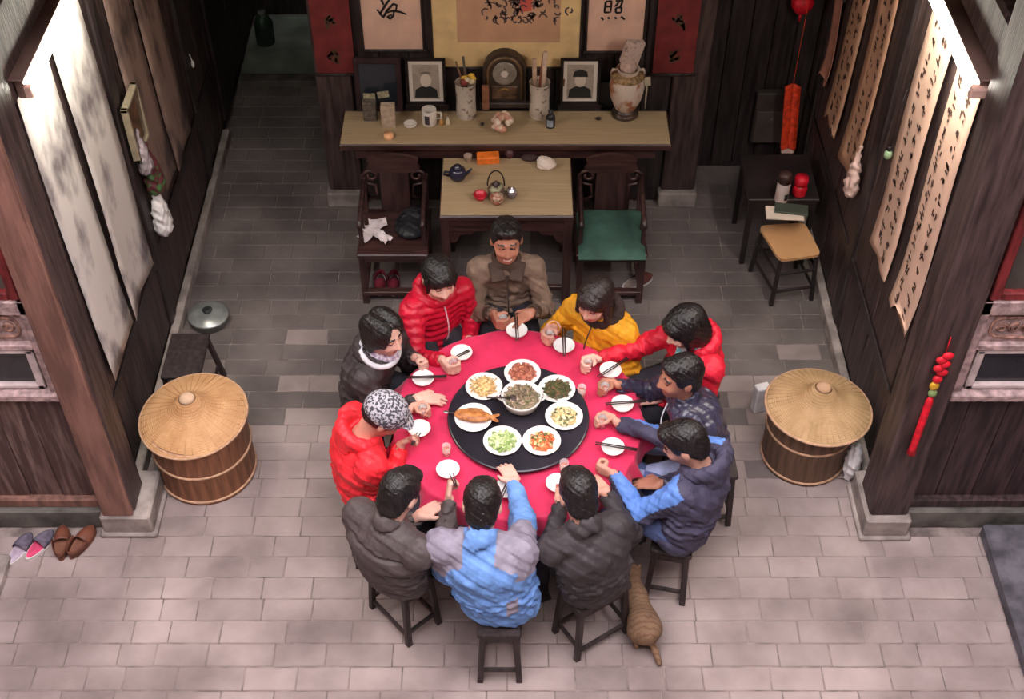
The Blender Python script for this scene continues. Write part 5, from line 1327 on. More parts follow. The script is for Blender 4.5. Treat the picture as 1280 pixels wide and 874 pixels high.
# ================================================================ hangings on the back wall
def strokes(b, polys, to3, wd, mi=0):
    """brush strokes: polylines in 2-D, laid as thin ribbons of varying width"""
    for pl in polys:
        n = len(pl)
        P2 = []
        for i in range(n - 1):
            for k in range(5):
                u = k / 5; P2.append((pl[i][0] * (1 - u) + pl[i + 1][0] * u, pl[i][1] * (1 - u) + pl[i + 1][1] * u))
        P2.append(pl[-1]); m = len(P2); vs = []; fs = []
        for i, p in enumerate(P2):
            a = P2[max(0, i - 1)]; c = P2[min(m - 1, i + 1)]; dx, dy = c[0] - a[0], c[1] - a[1]; L_ = math.hypot(dx, dy) or 1
            w_ = wd * (.55 + .45 * math.sin(math.pi * (i + .6) / (m + .2)) + (.25 if i < 2 else 0)); nx, ny = -dy / L_ * w_, dx / L_ * w_
            vs += [to3(p[0] + nx, p[1] + ny), to3(p[0] - nx, p[1] - ny)]
        for i in range(m - 1): fs.append((2 * i, 2 * i + 1, 2 * i + 3, 2 * i + 2))
        b.add(vs, fs, mi)
YW = YB - .02
INK = mat('black_ink', (30, 24, 26), .7, .1)
PAP = mat('aged_pink_paper', (226, 186, 168), .8, .06, 6); PAPY = mat('aged_yellow_silk', (232, 200, 148), .8, .07, 6)
REDC = mat('faded_red_couplet', (116, 42, 44), .75, .15, 8)
def wall_sheet(name, x0, x1, z0, z1, m, label, cat, y=YW - .004, group=None, frame=True):
    t = thing(name, label, cat, ((x0 + x1) / 2, y, z0), 0, group); w_ = (x1 - x0) / 2
    b = MB(); b.bbox((-w_, -.004, 0), (w_, .002, z1 - z0), .001); obj('paper', b, m, t)
    if frame:
        for sx in (-1, 1):
            b = MB(); b.bbox((sx * w_ - .006, -.012, -.01), (sx * w_ + .006, .004, z1 - z0), .002); obj('border_strip', b, WOOD_B, t)
    b = MB(); b.tube([(-w_ - .015, -.008, 0), (w_ + .015, -.008, 0)], .011, 8); obj('roller', b, WOOD_B, t)
    return t
a0 = PY(455, 62, YW); a1 = PY(530, 62, YW); ztop = 2.55
t = wall_sheet('calligraphy_scroll', a0.x, a1.x, a0.z + .0, ztop, PAP, 'pink paper scroll with one large cursive character above the dark picture frame', 'scroll')
cx = PY(489, 14, YW); zc = cx.z - a0.z; xc = cx.x - (a0.x + a1.x) / 2
b = MB(); to3 = lambda u, v: (xc + u, -.0055, zc + v)
S = .0023
def sc(pl): return [[(x * S, y * S) for x, y in q] for q in pl]
strokes(b, sc([[(-28, 52), (-24, 36), (-20, 22)], [(-14, 70), (6, 60), (28, 62), (18, 52)], [(14, 58), (-8, 32), (-26, 4), (-34, -10)], [(-40, 8), (-32, -4), (-24, -18), (-10, 6), (8, 26), (18, 22), (14, 6)], [(-14, -2), (6, 4), (26, 0), (44, -8)], [(8, 2), (6, -12), (-4, -22), (-12, -16), (2, -8)]]), to3, .0085)
obj('cursive_character', b, INK, t)
a0 = PY(732, 64, YW); a1 = PY(803, 64, YW)
t = wall_sheet('calligraphy_scroll', a0.x, a1.x, a0.z, ztop, PAP, 'pink paper scroll with one large brushed character above the painted vase', 'scroll')
cx = PY(767, 12, YW); zc = cx.z - a0.z; xc = cx.x - (a0.x + a1.x) / 2
b = MB()
strokes(b, sc([[(-24, 28), (-26, -8)], [(-24, 28), (-8, 30), (-8, -6)], [(-24, 12), (-9, 12)], [(-26, -7), (-8, -6)],
               [(4, 30), (24, 32), (20, 14), (14, 12)], [(14, 30), (8, 18), (2, 12)], [(6, 8), (6, -8)], [(6, 8), (22, 9), (22, -7)], [(6, -8), (22, -7)],
               [(-34, -22), (-28, -32)], [(-16, -22), (-10, -28)], [(4, -22), (10, -28)], [(22, -20), (34, -30)]]), to3 := (lambda u, v: (xc + u, -.0055, zc + v)), .0075)
obj('brushed_character', b, INK, t)
a0 = PY(542, 84, YW); a1 = PY(724, 84, YW)
t = wall_sheet('painted_scroll', a0.x, a1.x, a0.z, 2.6, PAPY, 'large yellow silk scroll painting with a figure in grey robes behind the clock', 'painting')
xc0 = (a0.x + a1.x) / 2; z0 = a0.z
q0 = PY(572, 52, YW); q1 = PY(700, 40, YW)
b = MB(); b.bbox((q0.x - xc0, -.0055, q0.z - z0), (q1.x - xc0, -.0035, 1.3), .0005); pic = obj('picture_ground', b, mat('painting_ground', (204, 160, 130), .8, .05, 6), t)
rn = random.Random(11); b = MB(); pts = PY(655, 4, YW); fx, fz = pts.x - xc0, pts.z - z0
for k in range(120):
    u = rn.gauss(-.02, .13); v = rn.uniform(-.13, .22); x0 = fx + u; zz = fz + v; a = rn.uniform(0, 6.28); rr = rn.uniform(.012, .035)
    strokes(b, [[(x0 + rr * math.cos(a + s_) * (1 - .1 * i), zz + rr * math.sin(a + s_)) for i, s_ in enumerate((0, .8, 1.7, 2.8))]], lambda p, q: (p, -.0062, q), .0065)
strokes(b, [[(fx - .24, fz + .02), (fx - .18, fz + .0), (fx - .12, fz - .02)], [(fx - .22, fz + .06), (fx - .16, fz + .05)]], lambda p, q: (p, -.0062, q), .005)
obj('robe_ink_lines', b, mat('grey_ink', (92, 74, 74), .8, .2), pic)['kind'] = 'stuff'
b = MB(); b.poly([(fx - .03, -.006, fz - .06), (fx + .05, -.006, fz - .05), (fx + .06, -.006, fz + .12), (fx - .02, -.006, fz + .12)], .0004); obj('red_garment', b, mat('faded_red_paint', (206, 96, 84), .8, .1), pic)
for (xa, xb, l_) in ((397, 445, 'dark red couplet panel on the pillar by the passage'), (815, 866, 'dark red couplet panel on the pillar by the dark closet')):
    a0 = PY(xa, 92, YB - .05); a1 = PY(xb, 92, YB - .05)
    t = wall_sheet('couplet_panel', a0.x, a1.x, a0.z, 2.6, REDC, l_, 'couplet', YB - .053, 'red couplets on the pillars', False)
    b = MB(); rn = random.Random(int(xa)); w_ = (a1.x - a0.x) / 2
    for k in range(6):
        zc = .14 + k * .26
        strokes(b, [[(rn.uniform(-.05, .05), zc + rn.uniform(-.06, .06)) for _ in range(3)] for _ in range(5)], lambda p, q: (p, -.0055, q), .009)
    obj('faded_characters', b, mat('dark_green_ink', (86, 62, 50), .8), t)['kind'] = 'stuff'
# ================================================================ scrolls on the side walls
def side_scroll(name, x, sg, y0, y1, z0, z1, m, label, grp, chars=None, ragged=0, seed=0, inkm=None):
    """sg = +1 for the left wall (faces +x), -1 for the right wall"""
    t = thing(name, label, 'scroll', (x, (y0 + y1) / 2, z0), 0, grp); rn = random.Random(seed)
    w_ = (y1 - y0) / 2; n = 22; m_ = 6; vs = []; fs = []; ph = rn.uniform(0, 6)
    def off(u, v): return sg * (.018 + .008 * math.sin(v * 5 + ph) + .006 * math.sin(u * 3 + ph * 2) + .018 * max(0, 1 - v * 5) * abs(u))
    for i in range(n + 1):
        v = i / n
        for k in range(m_ + 1):
            u = -1 + 2 * k / m_; zz = v * (z1 - z0)
            if i == 0 and ragged: zz += rn.uniform(0, ragged) + ragged * .8 * (1 + u * sg) * .5
            vs.append((off(u, v), u * w_, zz))
    for i in range(n):
        for k in range(m_): q = i * (m_ + 1) + k; fs.append((q, q + m_ + 1, q + m_ + 2, q + 1))
    b = MB(); b.add(vs, fs, 0, True); o = obj('paper', b, m, t); o.modifiers.new('t', 'SOLIDIFY').thickness = .002
    b = MB(); b.tube([(off(0, 1), -w_ - .02, z1 - z0), (off(0, 1), w_ + .02, z1 - z0)], .01, 8); obj('top_rod', b, WOOD_B, t)
    if chars:
        b = MB(); cols, rows = chars; H_ = z1 - z0
        for cI in range(cols):
            for rI in range(rows):
                cu = -1 + 2 * (cI + .5) / cols * .86 + .14; cu = (cI + .5) / cols * 1.7 - .85; cz = H_ * (.06 + .9 * (rI + .5) / rows); s_ = min(w_ * .55 / cols * 1.3, H_ / rows * .36)
                pl = []
                for _ in range(rn.randint(4, 6)):
                    p0 = (rn.uniform(-1, 1) * s_ * .8, rn.uniform(-1, 1) * s_); 
                    if rn.random() < .5: p1 = (p0[0] + rn.uniform(.5, 1.2) * s_ * (1 if p0[0] < 0 else -1), p0[1] + rn.uniform(-.2, .3) * s_)
                    else: p1 = (p0[0] + rn.uniform(-.4, .4) * s_, p0[1] - rn.uniform(.5, 1.1) * s_ * (1 if p0[1] > 0 else -1))
                    pl.append([p0, ((p0[0] + p1[0]) / 2 + rn.uniform(-.1, .1) * s_, (p0[1] + p1[1]) / 2), p1])
                strokes(b, pl, lambda p, q, cu=cu, cz=cz: (off(cu, cz / H_) + sg * .0035, cu * w_ - sg * -p, cz + q), s_ * .19)
        obj('brush_characters', b, inkm or INKB, t)['kind'] = 'stuff'
    return t
INKB = mat('brown_black_ink', (84, 60, 54), .8, .2)
LAND = mat('ink_landscape_print', (216, 208, 204), .8, 0, 1.5, (1, 3.0, 1.7), col2=(120, 110, 114), ramp=(.47, .64), detail=8)
LAND2 = mat('aged_landscape_print', (156, 130, 120), .8, 0, 1.7, (1, 3.0, 1.7), col2=(92, 76, 74), ramp=(.45, .62), detail=8)
SCR = mat('cream_pink_paper', (222, 184, 164), .8, .05, 5); SCR2 = mat('tan_pink_paper', (196, 150, 124), .8, .06, 5)
side_scroll('landscape_scroll', XL, 1, 4.87, 5.345, .80, 2.74, LAND, 'pale ink landscape scroll lit by the tube next to the reddish post', 'landscape scrolls', seed=1)
side_scroll('landscape_scroll', XL + .012, 1, 5.375, 5.88, .78, 2.74, LAND, 'pale ink landscape scroll lit by the tube next to the small picture frame', 'landscape scrolls', seed=2)
side_scroll('landscape_scroll', XL, 1, 6.28, 6.76, .84, 2.74, LAND2, 'brownish landscape scroll hanging behind the small frame and bags', 'landscape scrolls', seed=3)
side_scroll('landscape_scroll', XL, 1, 6.79, 7.26, .78, 2.74, LAND2, 'brownish landscape scroll next to the dark passage', 'landscape scrolls', seed=4)
side_scroll('calligraphy_scroll', XR, -1, 4.885, 5.235, 1.06, 2.74, SCR, 'cream calligraphy scroll with a ragged foot next to the dark post', 'calligraphy scrolls', (2, 15), .09, 5)
side_scroll('calligraphy_scroll', XR, -1, 5.36, 5.76, 1.04, 2.74, SCR, 'cream calligraphy scroll lit by the tube with a curled corner', 'calligraphy scrolls', (2, 15), .04, 6)
side_scroll('calligraphy_scroll', XR, -1, 6.30, 6.66, 1.00, 2.74, SCR2, 'tan calligraphy scroll behind the hanging plastic bag', 'calligraphy scrolls', (2, 15), .03, 7)
side_scroll('calligraphy_scroll', XR, -1, 6.84, 7.17, .93, 2.74, SCR2, 'tan calligraphy scroll with a torn edge near the red firecrackers', 'calligraphy scrolls', (2, 15), .08, 8)
side_scroll('notice_sheet', XR, -1, 7.33, 7.52, 1.05, 1.75, mat('pinkish_notice', (190, 130, 112), .8, .12, 12), 'small pinkish paper notice hanging near the red lantern', 'notices', None, .06, 9)
# small picture frame on the left wall
a0 = PX(152, 150, XL + .05); t = thing('small_picture_frame', 'small pale wooden picture frame jutting from the left wall over the scroll', 'frame', (XL + .045, 6.18, 1.62))
FRM = mat('pale_gilt_wood', (150, 136, 116), .5, .12, 20)
for (y0, y1, z0, z1) in ((-.14, .14, -.19, -.165), (-.14, .14, .165, .19), (-.14, -.115, -.19, .19), (.115, .14, -.19, .19)):
    b = MB(); b.bbox((-.012, y0, z0), (.03, y1, z1), .004); obj('frame_bar', b, FRM, t)
b = MB(); b.box((-.008, -.12, -.17), (.0, .12, .17)); obj('picture', b, mat('brown_picture', (112, 82, 62), .5, .3, 12), t)
# hanging bags on the left wall
def hang_bag(name, c, rad, m, label, tail=None, seed=1, cat='bag'):
    s_ = Sdf(); c = V3(*c); s_.ell(c, rad, None, .02); s_.cap(c + V3(0, 0, rad[2] * .8), c + V3(0, 0, rad[2] + .12), .022, .01, .04)
    s_.ell(c - V3(0, 0, rad[2] * .5), (rad[0] * 1.1, rad[1] * 1.05, rad[2] * .5), None, .03)
    return tag(sdf_obj(name, s_, .009, m, None, V3(0, 0, 0), disp=lambda p: F4(.012) * wob(p, 40, seed), dmax=.012), label, cat)
PLW = mat('white_plastic_bag', (224, 218, 220), .35, .08, 12); 
hang_bag('plastic_bag', (XL + .07, 6.17, .92), (.05, .07, .14), PLW, 'crumpled white plastic bag hanging on the left wall under the colourful bag', seed=2)
hang_bag('colourful_bag', (XL + .075, 6.20, 1.22), (.05, .075, .13), mat('colourful_print', (96, 40, 52), .5, 0, 22, col2=(70, 110, 64), ramp=(.46, .58)), 'maroon and green printed bag hanging on the left wall', seed=3)
hang_bag('clear_bag', (XL + .07, 6.12, 1.40), (.035, .05, .10), mat('greyish_plastic', (150, 138, 144), .3, .3, 16), 'greyish plastic bag hanging above the colourful bag', seed=5)
b = MB(); b.ball((0, 0, 0), (.012, .012, .03), 10, 8); b.tube([(0, 0, .02), (-.01, 0, .08)], .003, 6); a0 = PX(241, 80, XL + .03)
tag(obj('pull_switch', b, PLW, None, a0), 'small white pull switch on the dark left wall', 'switch')
# right wall bits
hang_bag('plastic_bag', (XR - .06, 6.22, 1.17), (.035, .06, .12), mat('pinkish_plastic', (214, 180, 172), .35, .15, 20), 'pinkish plastic bag hanging over the tan scroll on the right wall', seed=4)
a0 = PX(1110, 193, XR - .05); t = thing('light_bulb', 'pale green glass bulb hanging on the right wall between the scrolls', 'bulb', a0)
b = MB(); b.ball((0, 0, 0), (.024, .024, .032), 14, 10); obj('globe', b, mat('green_glass', (140, 164, 132), .15, .05), t); b = MB(); b.lathe([(.013, .028), (.014, .055), (.0001, .056)], 12); obj('socket', b, BLACKF, t)
b = MB(); b.tube([(0, 0, .055), (.01, .02, .15), (.015, .05, .26), (.03, .05, .4)], .003, 6); obj('cord', b, BLACKF, t)
# red ornament on the right post
t = thing('hanging_ornament', 'red knotted hanging ornament with gold beads on the dark post', 'ornament', (0, 0, 0))
top = PY(1178, 440, 4.385); bot = PY(1143, 565, 4.385); x0 = (top.x + bot.x) / 2
RED = mat('bright_red_silk', (212, 22, 44), .5, .15, 20); GOLD = mat('gold_bead', (226, 176, 60), .35, .1, metal=.4); GRN = mat('green_bead', (120, 140, 90), .4)
zt, zb = top.z, bot.z
b = MB()
for k in range(5): b.ball((x0 + .012 * (-1) ** k, 4.375, zt - .02 - k * .03), (.03, .016, .024), 10, 8)
obj('silk_knot', b, RED, t)
b = MB(); b.ball((x0, 4.375, zt - .19), (.026, .018, .026), 12, 8); obj('bead', b, RED, t)
b = MB(); b.ball((x0 - .004, 4.375, zt - .24), (.026, .018, .03), 12, 8); obj('bead', b, GOLD, t)
b = MB(); b.ball((x0, 4.375, zt - .295), (.024, .018, .026), 12, 8); obj('bead', b, GRN, t)
b = MB(); b.lathe([(.012, zt - .33), (.02, zt - .36), (.019, zb + .05), (.026, zb), (.0001, zb)], 14, c=(x0, 4.378, 0)); obj('tassel', b, RED, t)
b = MB(); b.tube([(x0, 4.385, zt), (x0, 4.39, zt + .1)], .003, 6); obj('cord', b, RED, t)
b = MB(); b.ball((0, 0, 0), (.012, .008, .012), 10, 8); tag(obj('small_peg', b, PLW, None, PY(1152, 563, 4.50)), 'tiny white peg on the dark panel beside the red tassel', 'peg')
# ================================================================ right passage: lantern, firecrackers, box, side table
t = thing('firecracker_string', 'orange red string of firecrackers hanging in front of the dark closet', 'firecrackers', (0, 0, 0))
y_f = 7.55; p0 = PY(991, 108, y_f); p1 = PY(985, 183, y_f); OR = mat('orange_red_paper', (226, 66, 34), .55, .15, 30)
nF = 30
for k in range(nF):
    u = k / (nF - 1); c = p0 * (1 - u) + p1 * u
    for s_ in (-1, 1):
        b = MB(); b.tube([(c.x + s_ * .0, y_f, c.z + .01), (c.x + s_ * .05, y_f - .012, c.z - .012)], .017, 8); obj('cracker', b, OR, t)
b = MB(); b.tube([p0 + Vector((0, .0, 3.45 - p0.z)), p0 + Vector((0, 0, .02)), p0, p1], [.002, .002, .006, .006], 6); obj('fuse_cord', b, OR, t)
b = MB(); b.bbox((p1.x - .045, y_f - .02, p1.z - .05), (p1.x + .045, y_f + .01, p1.z - .015), .004); obj('paper_end', b, mat('pink_white_paper', (226, 190, 180), .7), t)
a0 = PY(936, 172, 7.83); a1 = PY(978, 172, 7.83); t = thing('meter_box', 'dull brown wall box with a hinged cover on the dark closet', 'box', ((a0.x + a1.x) / 2, 7.83, a0.z))
hw = (a1.x - a0.x) / 2; b = MB(); b.bbox((-hw, -.07, 0), (hw, 0, .44), .008); obj('box_body', b, mat('dull_brown_box', (74, 64, 62), .6, .15), t)
b = MB(); b.bbox((-hw + .01, -.082, .01), (hw - .01, -.07, .29), .006); dr = obj('cover', b, mat('dull_brown_cover', (84, 74, 70), .6, .12), t)
b = MB(); b.ball((0, -.086, .23), .01, 8, 6); obj('knob', b, mat('steel_knob', (150, 140, 140), .3, metal=.7), dr)
t = thing('red_lantern', 'round red lantern hanging at the top of the right wall', 'lantern', PY(1003, 4, 7.72))
b = MB(); b.lathe([(.02, -.075), (.05, -.06), (.075, -.02), (.08, .02), (.06, .06), (.025, .08)], 16); obj('lantern_globe', b, RED, t)
b = MB(); b.lathe([(.028, .08), (.028, .1), (.0001, .1)], 12); obj('cap', b, GOLD, t); b = MB(); b.tube([(0, 0, .1), (0, 0, .7)], .003, 6); obj('cord', b, RED, t)
b = MB(); b.lathe([(.008, -.14), (.012, -.08), (.0001, -.078)], 10); obj('tassel', b, RED, t)
# small side table with bottle, red jar, books
SW = mat('black_side_table_wood', (40, 32, 33), .5, .25, 6)
t = thing('side_table', 'small black wooden side table against the right wall', 'table', (0, 0, 0))
x0, x1, y0, y1, hz = 1.60, 2.08, 6.72, 7.22, .60
b = MB(); b.bbox((x0, y0, hz - .03), (x1, y1, hz), .005); obj('tabletop', b, SW, t)
for x in (x0 + .03, x1 - .03):
    for y in (y0 + .03, y1 - .03):
        b = MB(); b.bar((x, y, 0), (x, y, hz - .03), .036, .036); obj('leg', b, SW, t)
b = MB(); b.bbox((x0 + .03, y0 + .01, hz - .10), (x1 - .03, y0 + .03, hz - .03), .004); obj('apron', b, SW, t)
c = P(977, 246, hz + .03); t = thing('thermos_bottle', 'white bottle with a dark brown cap on the black side table', 'bottle', (c.x, c.y, hz))
b = MB(); b.lathe([(.042, 0), (.045, .006), (.045, .15), (.04, .165)], 22); obj('bottle_body', b, mat('white_bottle', (206, 186, 182), .4, .08), t)
b = MB(); b.lathe([(.046, .16), (.044, .22), (.03, .235), (.0001, .236)], 20); obj('cap', b, mat('brown_cap', (70, 46, 44), .5), t)
vs = [(.0458 * math.cos(a), .0458 * math.sin(a), z) for a in [R(-80 + 10 * k) for k in range(5)] for z in (.03, .08)]
b = MB(); b.add(vs, [(2 * k, 2 * k + 2, 2 * k + 3, 2 * k + 1) for k in range(4)]); obj('printed_mark', b, INKD, t)
c = P(999, 240, hz + .03); t = thing('red_jar', 'round red jar on the black side table next to the bottle', 'jar', (c.x, c.y, hz))
b = MB(); b.lathe([(.035, 0), (.048, .02), (.05, .07), (.04, .10)], 20); obj('jar_body', b, mat('red_glass', (206, 26, 44), .25, .12, 9), t); b = MB(); b.lathe([(.044, .1), (.048, .12), (.044, .16), (.0001, .165)], 20); obj('lid', b, RED, t)
c = P(982, 272, hz)
b = MB(); b.bbox((-.13, -.03, 0), (.12, .10, .012), .002); tag(obj('paper_stack', b, mat('cream_paper', (226, 206, 190), .8, .05), None, (c.x, c.y - .0, hz + .001), -.08), 'stack of cream paper at the front of the black side table', 'paper')
b = MB(); b.bbox((-.09, -.02, 0), (.13, .08, .015), .003); tag(obj('green_book', b, mat('dark_green_cover', (70, 76, 66), .6, .1), None, (c.x + .02, c.y + .035, hz + .0145), -.17), 'dark green book lying on the cream paper stack', 'book')
# chair with tan seat
t = thing('small_chair', 'small dark chair with a tan plywood seat beside the side table', 'chair', (0, 0, 0))
sz = .42; cs = [P(948, 282, sz), P(1006, 278, sz), P(1027, 318, sz), P(975, 325, sz)]; cc = sum(cs, Vector()) / 4
pts = []
for i in range(4):
    A, B_, C_ = cs[i - 1], cs[i], cs[(i + 1) % 4]
    for k in range(6):
        u = k / 5; p = (B_ + (A - B_) * .16) * (1 - u) ** 2 + B_ * 2 * u * (1 - u) + (B_ + (C_ - B_) * .16) * u ** 2; pts.append((p.x, p.y, sz))
b = MB(); b.poly(pts, .022, (0, 0, 1)); obj('seat', b, mat('tan_plywood', (204, 154, 108), .45, .06, 3), t)
for i, p in enumerate(cs):
    q = p * .86 + cc * .14; q2 = p * 1.0 + cc * .0; b = MB(); b.bar((q2.x, q2.y, 0), (q.x, q.y, sz - .02), .028, .028); obj('leg', b, SW, t)
    n_ = cs[(i + 1) % 4]; q3 = n_ * .95 + cc * .05; q4 = p * .95 + cc * .05
    for zz in ((.12, .28) if i in (2, 3, 1) else (.2,)):
        b = MB(); b.bar((q4.x, q4.y, zz), (q3.x, q3.y, zz), .016, .022); obj('stretcher', b, SW, t)
# ================================================================ tubs with bamboo hats
STV = mat('tub_stave_wood', (128, 84, 60), .6, .2, 4, (6, 6, .7), .3, 20, obj_rand=.1); HOOP = mat('bamboo_hoop', (186, 146, 118), .55, .12, 30)
STV2 = mat('tub_stave_wood_dull', (104, 78, 62), .6, .2, 4, (6, 6, .7), .3, 20, obj_rand=.1)
def weave(name, c1, c2):
    m = mat(name, c1, .65, 0, 9, col2=c2, ramp=(.3, .7), obj_rand=0); nt = m.node_tree; N_ = nt.nodes; L_ = nt.links; b_ = N_['Principled BSDF']
    tc = N_.new('ShaderNodeTexCoord'); gr = N_.new('ShaderNodeTexWave'); gr.wave_type = 'RINGS'; gr.rings_direction = 'Z'; gr.inputs['Scale'].default_value = 26; gr.inputs['Distortion'].default_value = .6
    L_.new(tc.outputs['Object'], gr.inputs['Vector']); bp = N_.new('ShaderNodeBump'); bp.inputs['Strength'].default_value = .3; bp.inputs['Distance'].default_value = .01
    L_.new(gr.outputs['Fac'], bp.inputs['Height']); L_.new(bp.outputs[0], b_.inputs['Normal']); return m
def tub(cx, cy, rb, rt, h, m, label, hoops):
    t = thing('wooden_tub', label, 'tub', (cx, cy, 0), 0, 'wooden tubs'); n = 26
    me = None
    for k in range(n):
        a = 2 * math.pi * (k + .5) / n; wd = math.pi / n * .985
        b = MB(); vs = []
        for z, rr in ((0, rb), (h, rt)):
            for (r_, s_) in ((rr, -1), (rr, 1), (rr - .018, 1), (rr - .018, -1)): vs.append((r_ * math.cos(s_ * wd), r_ * math.sin(s_ * wd), z))
        b.add(vs, [(0, 1, 5, 4), (1, 2, 6, 5), (2, 3, 7, 6), (3, 0, 4, 7), (4, 5, 6, 7), (3, 2, 1, 0)])
        if me is None: o = obj('stave', b, m, t); me = o.data
        else: o = bpy.data.objects.new('stave', me); link(o, t)
        o.rotation_euler = (0, 0, a)
    for z in hoops:
        rr = rb + (rt - rb) * z / h; b = MB(); b.tube([(rr * math.cos(u) * 1.003, rr * math.sin(u) * 1.003, z) for u in [2 * math.pi * k / 40 for k in range(41)]], .009, 6, caps=False); obj('hoop', b, HOOP, t)
    b = MB(); b.lathe([(rb - .02, .02), (rb - .02, .035)], 26); obj('bottom', b, m, t)
def hat(cx, cy, z, r, m, mtip, label, tilt, ribs):
    t = thing('bamboo_hat', label, 'hat', (cx, cy, z), 0, 'bamboo hats on the tubs'); t.rotation_euler = tilt
    pr = [(r, -.012), (r * 1.005, -.004), (r * .97, .006), (r * .78, .03), (r * .55, .055), (r * .38, .078), (r * .26, .112), (r * .16, .152), (r * .07, .175), (.0001, .18)]
    b = MB(); b.lathe(pr, 64); o = obj('crown', b, m, t)
    b = MB(); b.tube([(r * math.cos(u), r * math.sin(u), -.006) for u in [2 * math.pi * k / 60 for k in range(61)]], .008, 6, caps=False); obj('rim', b, HOOP, t)
    for k in range(ribs):
        a = 2 * math.pi * k / ribs; pts = [(rr * math.cos(a), rr * math.sin(a), zz + .0015) for rr, zz in pr[2:8]]
        b = MB(); b.tube(pts, .0022, 5); obj('rib', b, m, t)
    b = MB(); b.lathe([(r * .165, .1525), (r * .12, .168), (r * .06, .181), (.0001, .186)], 20); obj('tip', b, mtip, t)
c = P(240, 520, .5)
tub(-1.845, 4.885, .285, .285, .47, STV, 'reddish brown wooden tub with pale hoops under the left bamboo hat', (.03, .25, .46))
hat(-1.86, 4.90, .475, .315, weave('woven_bamboo_orange', (182, 134, 90), (208, 162, 118)), mat('worn_pale_bamboo', (212, 176, 148), .7, .1), 'orange tan woven bamboo hat with a pale worn tip on the reddish tub', (R(3), R(-3), 0), 40)
tub(1.785, 4.99, .25, .262, .47, STV2, 'dull brown wooden tub under the paler bamboo hat near the dark post', (.03, .30))
hat(1.80, 4.97, .475, .31, weave('woven_bamboo_tan', (166, 132, 92), (196, 160, 120)), mat('brown_bamboo_tip', (200, 158, 126), .7, .1), 'ribbed tan bamboo hat with a brown tip on the dull tub', (R(-2), R(2), 0), 48)
b = MB(); b.bbox((0, 0, 0), (.09, .06, .22), .006); a = P(956, 470, .25); tag(obj('white_carton', b, PLW, None, (1.53, 5.32, 0), .3), 'white carton peeking out behind the dull tub', 'carton')
s_ = Sdf(); s_.ell((2.03, 4.80, .17), (.045, .06, .16), None, .02); s_.box((2.03, 4.8, -.05), (.2, .2, .05), np.eye(3), .004, .004, -1)
tag(sdf_obj('plastic_sack', s_, .009, PLW, None, V3(0, 0, 0), disp=lambda p: F4(.012) * wob(p, 40, 1), dmax=.012), 'white plastic sack between the dull tub and the dark post', 'sack')
# small dark bench-stool and the metal pot at the left wall
t = thing('low_stool', 'dark rectangular stool behind the reddish tub', 'stool', (0, 0, 0))
x0, x1, y0, y1, hz = -2.14, -1.90, 5.27, 5.65, .40
b = MB(); b.bbox((x0, y0, hz - .03), (x1, y1, hz), .005); obj('seat', b, STW, t)
for x, dx in ((x0 + .02, -.02), (x1 - .02, .05)):
    for y, dy in ((y0 + .025, -.02), (y1 - .025, .02)):
        b = MB(); b.bar((x + dx, y + dy, 0), (x, y, hz - .03), .03, .03); obj('leg', b, STW, t)
    b = MB(); b.bar((x + dx * .6, y0, .12), (x + dx * .6, y1, .12), .018, .024); obj('stretcher', b, STW, t)
c = P(261, 396, .05); t = thing('metal_steamer', 'round aluminium pot with a domed lid on the floor by the left wall', 'pot', (c.x, c.y, 0))
AL = mat('dull_aluminium', (150, 152, 150), .4, .12, 12, metal=.6)
b = MB(); b.lathe([(.10, 0), (.12, .006), (.13, .06), (.135, .064), (.125, .066), (.0001, .066)], 32); obj('pot_body', b, AL, t)
b = MB(); b.lathe([(.138, .066), (.13, .075), (.10, .095), (.06, .105), (.045, .106)], 32); ld = obj('lid', b, mat('brushed_lid', (168, 170, 168), .35, .12, 12, metal=.5), t)
b = MB(); b.lathe([(.03, .106), (.034, .118), (.02, .124), (.0001, .124)], 18); obj('knob', b, mat('dark_knob', (44, 46, 48), .4), ld)
# bottle in the rear light well
c = PY(333, 44, 9.75); t = thing('green_bottle', 'dark green jug standing in the pale rear light well', 'jug', (-2.12, 9.55, .02))
b = MB(); b.lathe([(.07, 0), (.08, .01), (.08, .20), (.05, .26), (.03, .28)], 18); obj('jug_body', b, mat('dark_green_plastic', (44, 62, 50), .4), t); b = MB(); b.lathe([(.034, .28), (.034, .31), (.0001, .31)], 14); obj('cap', b, mat('grey_cap', (110, 116, 112), .5), t)
# ================================================================ cat
ct = thing('tabby_cat', 'brown striped tabby cat standing behind the stool with its tail down', 'cat', (0, 0, 0))
A = np.array(P(806, 785, .15)); B_ = np.array(P(793, 735, .15)); cd = nrm((B_ - A) * V3(1, 1, 0)); cr = np.cross(cd, Z)
k_ = Sdf(); hq = A; hq[2] = .15; sh_ = hq + cd * .19
k_.ell(hq + cd * .01, (.08, .095, .082), np.stack([cr, cd, Z]), .03); k_.cap(hq, sh_, .08, .056, .05); k_.ell(sh_ - Z * .01, (.056, .07, .066), np.stack([cr, cd, Z]), .03)
nk = sh_ + cd * .07 + Z * .05; hdc = nk + cd * .05 + Z * .03
k_.cap(sh_ + cd * .02, nk, .05, .036, .03); k_.ell(hdc, (.045, .048, .04), np.stack([cr, cd, Z]), .02); k_.ell(hdc + cd * .04 - Z * .012, (.022, .024, .018), np.stack([cr, cd, Z]), .015)
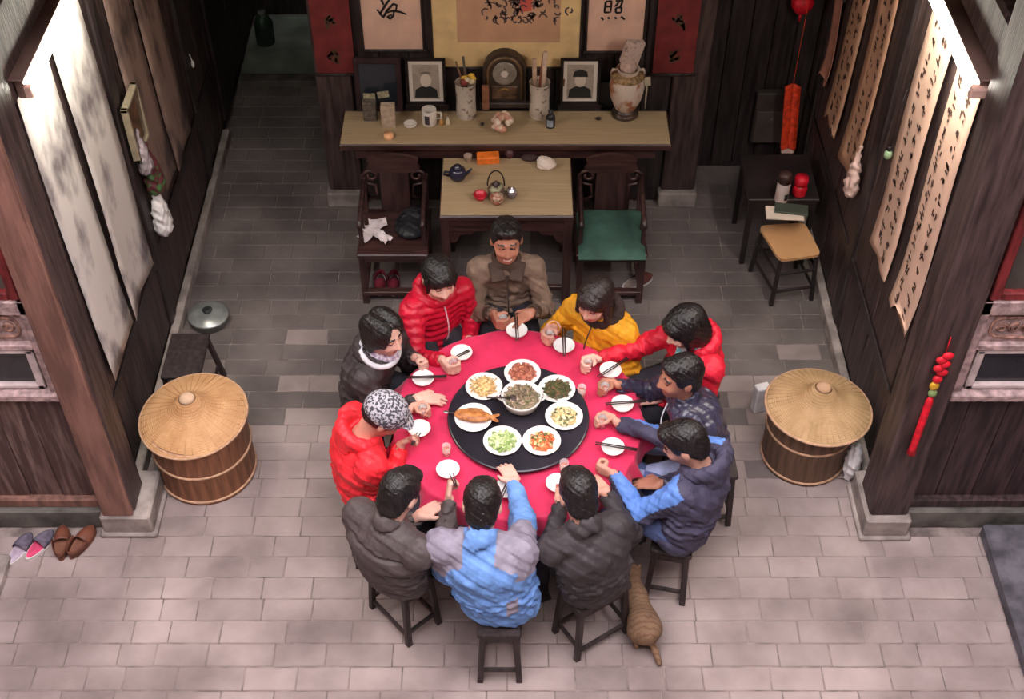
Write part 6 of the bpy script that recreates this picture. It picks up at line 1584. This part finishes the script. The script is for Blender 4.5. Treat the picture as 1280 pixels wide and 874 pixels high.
for sg in (1, -1):
    k_.cap(hdc + cr * sg * .028 + Z * .025, hdc + cr * sg * .036 + Z * .058, .018, .004, .01)
    s0 = sh_ + cr * sg * .038 - Z * .03
    k_.cap(s0, s0 - Z * .07 - cd * .005, .024, .017, .02); k_.cap(s0 - Z * .07 - cd * .005, V3(s0[0], s0[1], .018) + cd * .0, .016, .014, .01); k_.ell(V3(s0[0], s0[1], .014) + cd * .015, (.016, .024, .013), np.stack([cr, cd, Z]), .01)
    h0 = hq + cr * sg * .045 - Z * .02; kn = h0 + cd * .03 - Z * .05; hk = h0 - cd * .035 - Z * .085; pw = V3(h0[0], h0[1], .018) - cd * .022
    k_.cap(h0, kn, .044, .028, .03); k_.cap(kn, hk, .026, .015, .02); k_.cap(hk, pw, .014, .013, .01); k_.ell(pw + cd * .018 - Z * .004, (.016, .028, .013), np.stack([cr, cd, Z]), .01)
tl = [hq - cd * .07 + Z * .03, np.array(P(814, 802, .10)), np.array(P(819, 814, .05)), np.array(P(824, 829, .022))]
for i in range(3): k_.cap(tl[i], tl[i + 1], .022 - .002 * i, .02 - .002 * i, .012)
FUR = mat('tabby_fur', (138, 108, 84), .85, 0, 9, bump=.5, bscale=160, col2=(118, 90, 70)); nt = FUR.node_tree
tc = nt.nodes.new('ShaderNodeTexCoord'); wv = nt.nodes.new('ShaderNodeTexWave'); wv.bands_direction = 'Y'; wv.inputs['Scale'].default_value = 11; wv.inputs['Distortion'].default_value = 5; wv.inputs['Detail Scale'].default_value = 2.5
nt.links.new(tc.outputs['Object'], wv.inputs['Vector']); mx = nt.nodes.new('ShaderNodeMixRGB'); mx.blend_type = 'MULTIPLY'
rp = nt.nodes.new('ShaderNodeValToRGB'); rp.color_ramp.elements[0].color = (.6, .54, .5, 1); rp.color_ramp.elements[1].position = .45; rp.color_ramp.elements[1].color = (1, 1, 1, 1)
nt.links.new(wv.outputs['Fac'], rp.inputs[0]); mx.inputs[0].default_value = .75
bs = nt.nodes['Principled BSDF']; src = bs.inputs['Base Color'].links[0].from_socket; nt.links.new(src, mx.inputs[1]); nt.links.new(rp.outputs[0], mx.inputs[2]); nt.links.new(mx.outputs[0], bs.inputs['Base Color'])
sdf_obj('body', k_, .005, FUR, ct, V3(0, 0, 0))
